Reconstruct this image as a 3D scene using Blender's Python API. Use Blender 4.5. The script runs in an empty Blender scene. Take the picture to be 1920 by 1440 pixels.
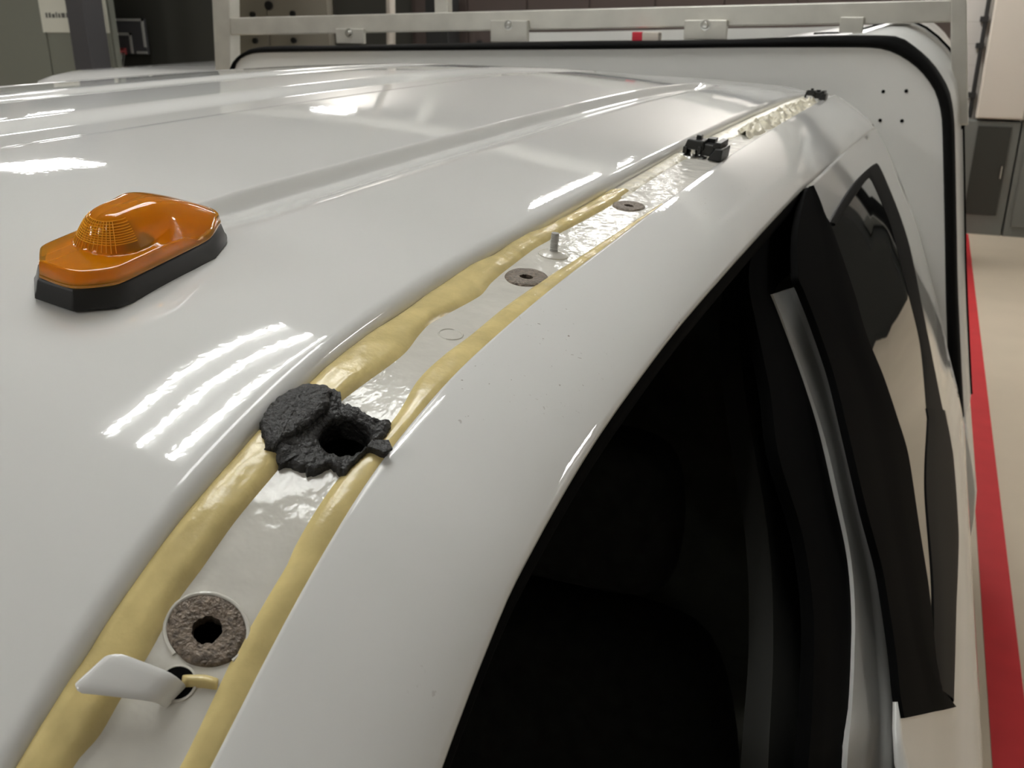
import bpy, bmesh, math, bisect, random
from mathutils import Vector, Matrix, noise
random.seed(7)
sc = bpy.context.scene
COL = sc.collection

# ------------------------------------------------------------------ camera
PITCH = math.atan(700 / 1800)
YAW = math.atan(805 / 1800 * math.cos(PITCH))
H = 2.1                                    # camera height over the workshop floor
cam_data = bpy.data.cameras.new('camera')
cam = bpy.data.objects.new('camera', cam_data)
COL.objects.link(cam)
cam.location = (0, 0, H)
cam.rotation_euler = (math.pi / 2 - PITCH, 0, YAW)
cam_data.sensor_width = 36
cam_data.lens = 36 * 1800 / 1920
cam_data.clip_start = 0.01
cam_data.dof.use_dof = True
cam_data.dof.focus_distance = 0.5
cam_data.dof.aperture_fstop = 26
sc.camera = cam

# ------------------------------------------------------------------ world, exposure
sc.view_settings.view_transform = 'Standard'
sc.view_settings.look = 'None'
sc.view_settings.gamma = 1
sc.view_settings.use_curve_mapping = False
sc.view_settings.exposure = 0.0
world = bpy.data.worlds.new('world')
sc.world = world
world.use_nodes = True
world.node_tree.nodes['Background'].inputs[0].default_value = (0.9, 0.95, 1, 1)
world.node_tree.nodes['Background'].inputs[1].default_value = 0.05
TUBE = 27.0                                # brightness of the lit lamp tubes
PANEL = 24.0                                # brightness of the distant lamp panels

# ------------------------------------------------------------------ helpers
def srgb(r, g, b):
    f = lambda c: (c / 255 / 12.92) if c / 255 <= 0.04045 else ((c / 255 + 0.055) / 1.055) ** 2.4
    return (f(r), f(g), f(b), 1)

def mat(name, color, rough=0.5, metal=0.0, spec=0.5, noise_amt=0.0, noise_scale=20.0, bump=0.0, bump_scale=60.0, bump_dist=0.001, **kw):
    m = bpy.data.materials.new(name)
    m.use_nodes = True
    nt = m.node_tree
    b = nt.nodes['Principled BSDF']
    b.inputs['Base Color'].default_value = color
    b.inputs['Roughness'].default_value = rough
    b.inputs['Metallic'].default_value = metal
    b.inputs['Specular IOR Level'].default_value = spec
    for k, v in kw.items():
        b.inputs[k.replace('_', ' ')].default_value = v
    tc = None
    if noise_amt or bump:
        tc = nt.nodes.new('ShaderNodeTexCoord')
    if noise_amt:
        n = nt.nodes.new('ShaderNodeTexNoise')
        n.inputs['Scale'].default_value = noise_scale
        n.inputs['Detail'].default_value = 5
        nt.links.new(tc.outputs['Object'], n.inputs['Vector'])
        r = nt.nodes.new('ShaderNodeMapRange')
        r.inputs[1].default_value = 0.3
        r.inputs[2].default_value = 0.7
        r.inputs[3].default_value = 1 - noise_amt
        r.inputs[4].default_value = 1 + noise_amt
        nt.links.new(n.outputs[0], r.inputs[0])
        mx = nt.nodes.new('ShaderNodeVectorMath')
        mx.operation = 'SCALE'
        mx.inputs[0].default_value = color[:3]
        nt.links.new(r.outputs[0], mx.inputs['Scale'])
        nt.links.new(mx.outputs[0], b.inputs['Base Color'])
    if bump:
        n = nt.nodes.new('ShaderNodeTexNoise')
        n.inputs['Scale'].default_value = bump_scale
        n.inputs['Detail'].default_value = 3
        nt.links.new(tc.outputs['Object'], n.inputs['Vector'])
        bp = nt.nodes.new('ShaderNodeBump')
        bp.inputs['Strength'].default_value = bump
        bp.inputs['Distance'].default_value = bump_dist
        nt.links.new(n.outputs[0], bp.inputs['Height'])
        nt.links.new(bp.outputs[0], b.inputs['Normal'])
    return m

def emit(name, color, strength):
    m = bpy.data.materials.new(name)
    m.use_nodes = True
    nt = m.node_tree
    nt.nodes.remove(nt.nodes['Principled BSDF'])
    e = nt.nodes.new('ShaderNodeEmission')
    e.inputs[0].default_value = color
    e.inputs[1].default_value = strength
    nt.links.new(e.outputs[0], nt.nodes['Material Output'].inputs[0])
    return m

def origin(o):
    v = Vector((0, 0, 0))
    while o is not None:
        v = v + o.location
        o = o.parent
    return v

class MB:
    """collects shapes in world coordinates, links them as one mesh"""
    def __init__(self):
        self.v, self.f = [], []
    def add(self, vs, fs):
        n = len(self.v)
        self.v += [tuple(p) for p in vs]
        self.f += [tuple(n + i for i in f) for f in fs]
        return self
    def box(self, x0, x1, y0, y1, z0, z1):
        vs = [(x, y, z) for z in (z0, z1) for y in (y0, y1) for x in (x0, x1)]
        return self.add(vs, [(0, 2, 3, 1), (4, 5, 7, 6), (0, 1, 5, 4), (2, 6, 7, 3), (0, 4, 6, 2), (1, 3, 7, 5)])
    def grid(self, rows, closed=False):
        n, m = len(rows), len(rows[0])
        vs = [p for r in rows for p in r]
        fs = []
        for i in range(n - 1):
            for j in range(m if closed else m - 1):
                k = (j + 1) % m
                fs.append((i * m + j, i * m + k, (i + 1) * m + k, (i + 1) * m + j))
        return self.add(vs, fs)
    def tube(self, pts, r, n=10, caps=True, flat=1.0):
        pts = [Vector(p) for p in pts]
        rows = []
        up = Vector((0, 0, 1))
        for i, p in enumerate(pts):
            t = (pts[min(i + 1, len(pts) - 1)] - pts[max(i - 1, 0)]).normalized()
            a = t.cross(up)
            if a.length < 1e-4:
                a = t.cross(Vector((1, 0, 0)))
            a.normalize()
            b = a.cross(t).normalized()
            rr = r[i] if isinstance(r, (list, tuple)) else r
            rows.append([p + (a * math.cos(q) + b * math.sin(q) * flat) * rr for q in [2 * math.pi * k / n for k in range(n)]])
        self.grid(rows, closed=True)
        if caps:
            base = len(self.v) - len(rows) * n
            self.f.append(tuple(base + k for k in range(n))[::-1])
            self.f.append(tuple(len(self.v) - n + k for k in range(n)))
        return self
    def lathe(self, c, prof, n=24, axis=(0, 0, 1)):
        """prof: (radius, height) pairs about an axis through c"""
        q = Vector((0, 0, 1)).rotation_difference(Vector(axis))
        c = Vector(c)
        rows = [[c + q @ Vector((r * math.cos(2 * math.pi * k / n), r * math.sin(2 * math.pi * k / n), h)) for k in range(n)] for r, h in prof]
        return self.grid(rows, closed=True)
    def prism(self, poly, d):
        """poly: world points; d: extrusion vector"""
        n = len(poly)
        d = Vector(d)
        vs = [Vector(p) for p in poly] + [Vector(p) + d for p in poly]
        fs = [tuple(range(n)), tuple(range(2 * n - 1, n - 1, -1))]
        fs += [(i, (i + 1) % n, n + (i + 1) % n, n + i) for i in range(n)]
        return self.add(vs, fs)
    def build(self, name, m, parent=None, smooth=True, bevel=0.0, seg=2, angle=40, solid=0.0, sub=0):
        org = origin(parent)
        me = bpy.data.meshes.new(name)
        me.from_pydata([tuple(Vector(p) - org) for p in self.v], [], self.f)
        bm = bmesh.new()
        bm.from_mesh(me)
        bmesh.ops.remove_doubles(bm, verts=bm.verts, dist=1e-6)
        bmesh.ops.recalc_face_normals(bm, faces=bm.faces)
        bm.to_mesh(me)
        bm.free()
        me.update()
        o = bpy.data.objects.new(name, me)
        COL.objects.link(o)
        me.materials.append(m)
        if parent is not None:
            o.parent = parent
        if solid:
            s = o.modifiers.new('solid', 'SOLIDIFY')
            s.thickness = solid
            s.offset = 0
        if bevel:
            b = o.modifiers.new('bevel', 'BEVEL')
            b.width = bevel
            b.segments = seg
            b.limit_method = 'ANGLE'
            b.angle_limit = math.radians(35)
        if sub:
            s = o.modifiers.new('sub', 'SUBSURF')
            s.levels = s.render_levels = sub
        if smooth:
            for p in me.polygons:
                p.use_smooth = True
            if not sub:
                try:
                    me.set_sharp_from_angle(angle=math.radians(angle))
                except Exception:
                    pass
        return o

def empty(name, loc, parent=None):
    o = bpy.data.objects.new(name, None)
    COL.objects.link(o)
    o.empty_display_size = 0.05
    if parent is not None:
        o.parent = parent
        o.location = Vector(loc) - origin(parent)
    else:
        o.location = loc
    return o

def tag(o, label, cat, group=None, kind=None):
    o['label'] = label
    o['category'] = cat
    if group:
        o['group'] = group
    if kind:
        o['kind'] = kind
    return o

def struct(o, label=None, cat=None):
    o['kind'] = 'structure'
    if label:
        o['label'] = label
        o['category'] = cat
    return o

def resample(pts, n):
    pts = [Vector(p) for p in pts]
    s = [0.0]
    for a, b in zip(pts, pts[1:]):
        s.append(s[-1] + (b - a).length)
    out = []
    for i in range(n):
        t = s[-1] * i / (n - 1)
        k = min(max(bisect.bisect_right(s, t) - 1, 0), len(pts) - 2)
        u = (t - s[k]) / max(s[k + 1] - s[k], 1e-9)
        # Catmull-Rom for smoothness
        p0, p1, p2, p3 = pts[max(k - 1, 0)], pts[k], pts[k + 1], pts[min(k + 2, len(pts) - 1)]
        m1 = (p2 - p0) * 0.5
        m2 = (p3 - p1) * 0.5
        l = (p2 - p1).length
        if m1.length > l: m1 *= l / m1.length
        if m2.length > l: m2 *= l / m2.length
        out.append((1 + 2 * u) * (1 - u) ** 2 * p1 + u * (1 - u) ** 2 * m1 + u * u * (3 - 2 * u) * p2 + u * u * (u - 1) * m2)
    return out

def smooth01(t):
    t = min(1, max(0, t))
    return t * t * (3 - 2 * t)

# ------------------------------------------------------------------ body surfaces (z is measured from the camera height H)
def spl(pts):
    """smooth curve through (x, y) points"""
    xs=[p[0] for p in pts]; ys=[p[1] for p in pts]; n=len(xs)
    m=[]
    for i in range(n):
        if i==0: m.append((ys[1]-ys[0])/(xs[1]-xs[0]))
        elif i==n-1: m.append((ys[-1]-ys[-2])/(xs[-1]-xs[-2]))
        else: m.append((ys[i+1]-ys[i-1])/(xs[i+1]-xs[i-1]))
    def g(x):
        if x<=xs[0]: return ys[0]+m[0]*(x-xs[0])
        if x>=xs[-1]: return ys[-1]+m[-1]*(x-xs[-1])
        i=bisect.bisect_right(xs,x)-1
        h=xs[i+1]-xs[i]; t=(x-xs[i])/h
        return ((1+2*t)*(1-t)**2*ys[i]+t*(1-t)**2*h*m[i]+t*t*(3-2*t)*ys[i+1]+t*t*(t-1)*h*m[i+1])
    return g
zR=spl([(-.05,-.50),(.05,-.365),(.10,-.308),(.15,-.265),(.2,-.2335),(.25,-.2045),(.3,-.182),(.35,-.169),(.4,-.1615),(.5,-.1555),(.6,-.1530),(.8,-.150),(1.0,-.1485),(1.2,-.1495),(1.5,-.1535),(1.8,-.159),(2.05,-.1645),(2.3,-.173)])
zL=spl([(-.05,-.45),(.05,-.325),(.10,-.275),(.15,-.2395),(.2,-.2085),(.25,-.184),(.3,-.1685),(.35,-.1575),(.4,-.1525),(.5,-.1475),(.6,-.1465),(.8,-.1445),(1.0,-.1435),(1.2,-.1445),(1.5,-.149),(1.8,-.156),(2.05,-.1625),(2.3,-.172)])
XL,XR=-.24,-.19
XC=-.82
qf=spl([(-.05,-.315),(.05,-.185),(.10,-.133),(.15,-.095),(.2,-.063),(.25,-.039),(.3,-.0235),(.35,-.0125),(.4,-.0065),(.5,-.001),(.6,0.),(.8,.001),(1.0,.001),(1.2,.000),(1.5,-.002),(1.8,-.006),(2.05,-.010),(2.3,-.016)])
def crown(X): return -.078-.17*(X-XC)**2
def zroof(X,Y):  # no ribs no edge
    return crown(X)+qf(Y)
Xa=spl([(-.05,-.128),(.25,-.127),(.49,-.125),(1.2,-.118),(1.7,-.108),(2.25,-.094)])
Xd=spl([(-1.7,.15),(-1.3,.185),(-1.0,.186),(-.87,.176),(-.80,.151),(-.757,.129),(-.6,.072),(-.4,-.010),(-.239,-.094),(-.198,-.118),(-.15,-.15)])

D = {"beadL_l":[[-0.2391,0.1712],[-0.2408,0.185],[-0.2401,0.1988],[-0.2407,0.2042],[-0.2404,0.2308],[-0.2401,0.248],[-0.2398,0.2621],[-0.2404,0.2796],[-0.2411,0.306],[-0.2392,0.3332],[-0.2407,0.352],[-0.2418,0.3872],[-0.2396,0.425],[-0.2435,0.4809],[-0.2432,0.5092],[-0.2399,0.5498],[-0.2432,0.588],[-0.2377,0.6388],[-0.2368,0.7187],[-0.2377,0.7853]],
 "beadL_r":[[-0.227,0.1755],[-0.225,0.1836],[-0.2252,0.1948],[-0.2248,0.2074],[-0.2251,0.2151],[-0.226,0.2271],[-0.2252,0.2417],[-0.2252,0.2625],[-0.2244,0.2894],[-0.2257,0.3066],[-0.2236,0.3371],[-0.2198,0.371],[-0.2193,0.3917],[-0.2231,0.4144],[-0.2244,0.4284],[-0.2193,0.4797],[-0.2226,0.5037],[-0.2245,0.5275],[-0.2253,0.5415],[-0.228,0.5868],[-0.2274,0.6136],[-0.228,0.6339],[-0.2241,0.7451],[-0.2257,0.8085]],
 "beadR_l":[[-0.1997,0.1916],[-0.2011,0.2181],[-0.2018,0.2263],[-0.201,0.236],[-0.201,0.2574],[-0.2021,0.2655],[-0.2027,0.2958],[-0.1994,0.3392],[-0.2042,0.3734],[-0.2043,0.4015],[-0.2029,0.4326],[-0.203,0.4751],[-0.2021,0.5101],[-0.2011,0.5435],[-0.1991,0.587],[-0.1965,0.6622],[-0.1928,0.7787]],
 "beadF_l":[[-0.2377,0.7853],[-0.2381,0.9102],[-0.2407,1.0644],[-0.2377,1.3178],[-0.2407,1.6287],[-0.2385,2.1442]],
 "beadF_r":[[-0.2222,0.7758],[-0.2246,0.8792],[-0.2246,1.0082],[-0.2147,1.2139],[-0.2069,1.4509],[-0.2149,1.7397],[-0.2151,2.0124]],
 "crust":[[-0.2001,1.2349],[-0.183,1.2595],[-0.1805,1.4237],[-0.1874,1.8095],[-0.224,1.9609],[-0.2316,1.6709],[-0.2248,1.4215]],
 "rust1":[[-0.1998,0.2321],[-0.202,0.2345],[-0.2049,0.2362],[-0.2083,0.2371],[-0.2121,0.2372],[-0.2159,0.2364],[-0.2194,0.2347],[-0.2223,0.2323],[-0.2246,0.2294],[-0.226,0.2262],[-0.2264,0.2229],[-0.2259,0.2198],[-0.2245,0.217],[-0.2223,0.2148],[-0.2195,0.2133],[-0.2162,0.2126],[-0.2127,0.2126],[-0.2091,0.2135],[-0.2058,0.2151],[-0.2029,0.2173],[-0.2005,0.22],[-0.199,0.223],[-0.1983,0.2261],[-0.1986,0.2292]],
 "rust2h":[[-0.2084,0.5278]],
 "patch":[[-0.239,0.301],[-0.2435,0.312],[-0.2424,0.3241],[-0.2392,0.3332],[-0.234,0.3368],[-0.2256,0.3398],[-0.2232,0.3335],[-0.215,0.336],[-0.2048,0.3331],[-0.1981,0.3367],[-0.1957,0.3272],[-0.1976,0.3204],[-0.1917,0.3222],[-0.1897,0.3199],[-0.1915,0.3163],[-0.1973,0.3153],[-0.1994,0.3057],[-0.2005,0.2998],[-0.2069,0.3013],[-0.2107,0.295],[-0.2173,0.2935],[-0.2224,0.2935],[-0.2242,0.2908],[-0.2289,0.2937],[-0.2335,0.2948]],
 "hole":[[-0.2009,0.3235],[-0.2028,0.326],[-0.2051,0.3279],[-0.2079,0.3292],[-0.2108,0.3297],[-0.2136,0.3293],[-0.2162,0.3281],[-0.2184,0.3262],[-0.22,0.3237],[-0.2209,0.3208],[-0.221,0.3178],[-0.2204,0.3148],[-0.2192,0.3121],[-0.2174,0.3098],[-0.2151,0.3081],[-0.2125,0.3071],[-0.2097,0.3068],[-0.207,0.3072],[-0.2045,0.3082],[-0.2023,0.31],[-0.2007,0.3122],[-0.1996,0.3148],[-0.1993,0.3177],[-0.1998,0.3207]],
 "stud":[[-0.2136,0.5868],[-0.2227,0.5779],[-0.2041,0.5928],[-0.2081,0.5711]],
 "stud_top":[-0.2138121662263447,0.5868,-0.13727108404538346],
 "clip1":[[-0.2179,1.0161],[-0.1951,1.043],[-0.2305,1.0095],[-0.201,1.0031],[-0.1926,1.1156]],
 "clip2":[[-0.202,2.0319],[-0.23,2.0533],[-0.1799,2.0644]],
 "tab":[[-0.2405,0.1871],[-0.2358,0.2035],[-0.2122,0.2079],[-0.2184,0.1986]],
 "lump":[[-0.2127,0.2085],[-0.2077,0.2137],[-0.2015,0.2164],[-0.2012,0.2137],[-0.2102,0.2065]],
 "aperture":[[-0.127,0.2393,-0.2513],[-0.1268,0.2568,-0.2403],[-0.1268,0.2783,-0.226],[-0.1266,0.3082,-0.2128],[-0.1258,0.3934,-0.1922],[-0.125,0.486,-0.1868],[-0.124,0.591,-0.1784],[-0.1218,0.8588,-0.1847],[-0.1185,1.162,-0.1904],[-0.1141,1.4247,-0.2019],[-0.1066,1.7598,-0.2082],[-0.0972,2.1239,-0.2223]],
 "gap":[[-0.1189,1.2014,-0.1967],[-0.1145,1.4316,-0.2036],[-0.1086,1.7955,-0.2133],[-0.1029,2.0691,-0.2231],[-0.0999,2.1815,-0.2283],[-0.0951,2.2467,-0.237],[-0.0895,2.2832,-0.2473],[-0.0617,2.3223,-0.2986],[-0.0296,2.2903,-0.3596],[0.0183,2.3691,-0.4648],[0.0591,2.3727,-0.5669],[0.1024,2.3577,-0.6842],[0.1418,2.2846,-0.7818],[0.1708,2.1903,-0.8496]],
 "stripe_l":[[-0.11,0.9064,-0.2502],[-0.0874,0.8977,-0.2919],[-0.0667,0.8864,-0.3303],[-0.0446,0.8687,-0.3737],[-0.0204,0.832,-0.4257],[-0.006,0.806,-0.4593],[0.0032,0.7617,-0.4814],[0.008,0.7105,-0.4931],[0.0111,0.6604,-0.5008],[0.0132,0.5925,-0.5062]],
 "stripe_r":[[-0.0985,1.0256,-0.2714],[-0.0789,1.0176,-0.3075],[-0.0543,0.9976,-0.3542],[-0.0276,0.9542,-0.4097],[-0.0037,0.9244,-0.4647],[0.018,0.9132,-0.5182],[0.0297,0.8894,-0.5477],[0.0408,0.8579,-0.5764],[0.0517,0.8129,-0.6043],[0.0572,0.7417,-0.619]],
 "winseal_out":[[-0.0932,1.2159,-0.2404],[-0.0896,1.5664,-0.2472],[-0.0765,1.9772,-0.2715],[-0.0673,2.0085,-0.2884],[-0.0273,2.0155,-0.3642],[0.0024,2.0023,-0.4275],[0.0329,1.9179,-0.5002],[0.0875,1.7983,-0.6418],[0.1055,1.7807,-0.6931]],
 "winseal_in":[[-0.088,1.2448,-0.2502],[-0.0829,1.5599,-0.2596],[-0.0769,1.7827,-0.2706],[-0.0634,1.8006,-0.2955],[-0.0316,1.7986,-0.3556],[0.0041,1.7231,-0.4315],[0.0403,1.6774,-0.519],[0.0617,1.4937,-0.5734]],
 "belt_out":[[0.1103,1.8197,-0.7068],[0.1282,1.7676,-0.755],[0.136,1.5227,-0.7715],[0.1327,1.3848,-0.7652],[0.1261,1.2419,-0.7496],[0.121,1.1061,-0.7361],[0.1157,0.9935,-0.7218]],
 "belt_in":[[0.0642,1.4867,-0.58],[0.0627,1.305,-0.5761],[0.065,1.2101,-0.5821],[0.0791,1.0705,-0.6187],[0.0818,0.9386,-0.626],[0.0828,0.881,-0.6287]],
 "trim_in":[[-1.8847,2.42,-0.144],[-1.8459,2.42,-0.1212],[-1.7943,2.42,-0.1111],[-1.5497,2.42,-0.1039],[-1.2784,2.42,-0.098],[-0.9569,2.42,-0.0916],[-0.763,2.42,-0.0878],[-0.4419,2.42,-0.0799],[-0.229,2.42,-0.0767],[-0.1244,2.42,-0.077],[-0.079,2.42,-0.0887],[-0.0305,2.42,-0.1183],[0.005,2.42,-0.1583],[0.0232,2.42,-0.192],[0.0361,2.42,-0.2342],[0.0785,2.42,-0.4786],[0.1028,2.42,-0.6245],[0.1258,2.42,-0.7535]],
 "trim_out":[[-1.9031,2.42,-0.1533],[-1.877,2.42,-0.1276],[-1.8325,2.42,-0.1035],[-1.7669,2.42,-0.0968],[-1.5488,2.42,-0.0927],[-1.2779,2.42,-0.0852],[-0.957,2.42,-0.0762],[-0.7636,2.42,-0.0715],[-0.4871,2.42,-0.0661],[-0.2316,2.42,-0.0543],[-0.087,2.42,-0.0547],[-0.0466,2.42,-0.0748],[-0.0019,2.42,-0.111],[0.0345,2.42,-0.1575],[0.0494,2.42,-0.1911],[0.063,2.42,-0.2447],[0.1031,2.42,-0.4765],[0.1285,2.42,-0.6217],[0.1745,2.42,-0.8551],[0.1952,2.42,-0.9647]],
 "holes":[[-0.0961,2.42,-0.1714],[-0.0478,2.42,-0.1689],[-0.0947,2.42,-0.2348],[-0.0478,2.42,-0.2341]],
 "brk":[[[-1.572,2.48,-0.0591],[-1.4816,2.48,-0.0866]],[[-1.0933,2.48,-0.0355],[-0.9883,2.48,-0.0782]],[[-0.5751,2.48,-0.0329],[-0.4708,2.48,-0.0662]],[[-0.2124,2.48,-0.0253],[-0.1604,2.48,-0.048]]],
 "beam":[[-2.0045,2.49,-0.0193],[-2.0113,2.49,-0.0688],[0.0184,2.49,0.0231],[0.0256,2.49,-0.0244]],
 "postL":[[-2.0035,2.49,0.0295],[-1.9397,2.49,0.0293],[-2.0179,2.49,-0.1589],[-1.9601,2.49,-0.1578]],
 "postR":[[0.0153,2.49,0.022],[0.0488,2.49,0.0219],[0.0595,2.49,-0.246],[0.094,2.49,-0.2446]],
 "pil_l":[[-0.1204,1.1812,-0.1942],[-0.1092,1.0272,-0.2122],[-0.0942,0.9313,-0.2385],[-0.0897,0.9336,-0.2471],[-0.0719,0.9265,-0.28],[-0.0493,0.906,-0.3217],[-0.0248,0.8595,-0.369],[-0.0033,0.825,-0.4147],[0.016,0.8092,-0.4592],[0.0262,0.7856,-0.4838],[0.036,0.7562,-0.508],[0.043,0.7256,-0.5256],[0.048,0.7158,-0.5383]],
 "pil_r":[[-0.1189,1.2014,-0.1967],[-0.1069,1.1958,-0.2162],[-0.0981,1.1872,-0.2315],[-0.0923,1.1957,-0.2422],[-0.0576,1.1641,-0.3063],[-0.034,1.1277,-0.351],[-0.0099,1.1349,-0.4002],[0.0128,1.1368,-0.4515],[0.0305,1.1355,-0.4945],[0.0523,1.0578,-0.5493],[0.0683,1.0072,-0.5905],[0.0773,0.9533,-0.6137],[0.0821,0.9235,-0.6267],[0.0925,0.9218,-0.656],[0.1166,0.9885,-0.7243]],
 "glass_l":[[-0.0926,1.1986,-0.2416],[-0.0576,1.1641,-0.3063],[-0.034,1.1277,-0.351],[-0.0099,1.1349,-0.4002],[0.0128,1.1368,-0.4515],[0.0305,1.1355,-0.4945],[0.0523,1.0578,-0.5493],[0.0683,1.0072,-0.5905],[0.0773,0.9533,-0.6137],[0.0813,0.8748,-0.6245]],
 "glass_r":[[-0.0886,1.2495,-0.2491],[-0.0834,1.5646,-0.2587],[-0.0774,1.7887,-0.2697],[-0.0626,1.8215,-0.297],[-0.0301,1.8141,-0.3585],[0.0058,1.7396,-0.4355],[0.0424,1.6951,-0.5242],[0.0659,1.5234,-0.5843],[0.0646,1.3165,-0.5809],[0.0668,1.2202,-0.5867],[0.0804,1.077,-0.6223],[0.0834,0.9457,-0.6305],[0.0843,0.8874,-0.633]],
 "door_f":[[-0.1198,1.1873,-0.1951],[-0.1046,1.0401,-0.2201],[-0.0897,0.9336,-0.2471],[-0.0719,0.9265,-0.28],[-0.0493,0.906,-0.3217],[-0.0248,0.8595,-0.369],[-0.0033,0.825,-0.4147],[0.016,0.8092,-0.4592],[0.0262,0.7856,-0.4838],[0.036,0.7562,-0.508],[0.043,0.7256,-0.5256],[0.0503,0.6521,-0.5443]],
 "seal_l":[[-0.1373,1.2752,-0.2155],[-0.1376,1.0738,-0.215],[-0.1349,0.9226,-0.2195],[-0.1261,0.8637,-0.2352],[-0.1067,0.823,-0.2711],[-0.0885,0.7845,-0.3046],[-0.0715,0.7341,-0.3365],[-0.0432,0.7095,-0.393],[-0.025,0.6592,-0.4335],[-0.0136,0.5667,-0.4601],[-0.0115,0.5347,-0.4652]],
 "seal_r":[[-0.135,1.3259,-0.2194],[-0.122,1.1761,-0.2427],[-0.1104,1.0785,-0.2642],[-0.113,0.9428,-0.2595],[-0.0902,0.9269,-0.3014],[-0.069,0.9159,-0.3413],[-0.0461,0.8995,-0.3869],[-0.0212,0.8644,-0.4422],[-0.0062,0.8387,-0.4779],[0.0033,0.7934,-0.5014],[0.0083,0.7404,-0.5139],[0.0115,0.6884,-0.522],[0.0138,0.6178,-0.5277]],
 "itrim_l":[[-0.1559,1.0161,-0.254],[-0.1408,0.9139,-0.282],[-0.113,0.8243,-0.3336],[-0.0739,0.742,-0.4134],[-0.053,0.6617,-0.4617],[-0.0383,0.5608,-0.4973]],
 "itrim_r":[[-0.1534,1.0368,-0.2587],[-0.1191,0.9813,-0.3222],[-0.0785,0.8828,-0.4032],[-0.0479,0.8573,-0.474],[-0.0263,0.8038,-0.5275],[-0.011,0.7004,-0.5666],[-0.0082,0.662,-0.5738]],
 "tabplate":[[-0.2338,0.1822,-0.209],[-0.2288,0.1975,-0.2025],[-0.2107,0.2039,-0.2109],[-0.2136,0.1943,-0.215]],
 "tabfoot":[[-0.2113,0.2068,-0.2179],[-0.2204,0.2092,-0.2111]],
 "ring":[-0.2109,0.4234]}

def bell(x, c, w):
    """flat-bottomed groove profile, 1 inside, 0 outside"""
    t = abs(x - c) / (w / 2)
    return 0.0 if t >= 1 else (1 - smooth01((t - 0.35) / 0.65))

GROOVES = [(-0.632, 0.10, 0.0065), (-0.808, 0.075, 0.0045), (-1.008, 0.10, 0.0055)]

def roof_z(X, Y):
    """full cab roof panel height"""
    z = crown(X) + qf(Y)
    wgt = 1 - 0.8 * ((X - XC) / 0.58) ** 2
    if Y > 1.2:
        z -= 0.042 * (min(Y - 1.2, 1.0)) ** 2 * wgt
    fade = smooth01((Y - 0.40) / 0.10) * (1 - smooth01((Y - 1.80) / 0.10))
    for c, w, d in GROOVES:
        if fade > 0:
            z -= d * bell(X, c, w) * fade
    if fade > 0:                                   # outer grooves: steep inner wall, long shallow outer side
        q = abs(X - XC)
        a = smooth01((q - 0.4165) / 0.0085) if q < 0.428 else 1 - smooth01((q - 0.4285) / 0.042)
        z -= 0.0105 * a * fade
    x1 = 2 * XC + 0.285
    if X < x1:                                     # the same edge on the far side
        t = min(1, (x1 - X) / 0.045)
        h = zroof(XL, Y) - zL(Y) + 0.002
        z -= h * (1 - math.sqrt(max(0, 1 - t ** 2.3)))
    return z

def chan_z(X, Y):
    t = (X - XL) / (XR - XL)
    return zL(Y) * (1 - t) + zR(Y) * t

def chan_n(X, Y, e=1e-3):
    n = Vector((-(chan_z(X + e, Y) - chan_z(X - e, Y)) / 2 / e, -(chan_z(X, Y + e) - chan_z(X, Y - e)) / 2 / e, 1))
    return n.normalized()

def on_chan(X, Y, h=0.0):
    return Vector((X, Y, H + chan_z(X, Y))) + chan_n(X, Y) * h

def chan_frame(X, Y):
    n = chan_n(X, Y)
    t = Vector((0, 1, 0))
    t = (t - n * t.dot(n)).normalized()
    return Vector((X, Y, H + chan_z(X, Y))), t.cross(n).normalized(), t, n      # point, outward (+X), rearward (+Y), up

def on_door(Y, z, off=0.0):
    e = 2e-3
    s = (Xd(z + e) - Xd(z - e)) / 2 / e
    n = Vector((1, 0, -s)).normalized()
    return Vector((Xd(z), Y, H + z)) + n * off

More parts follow.
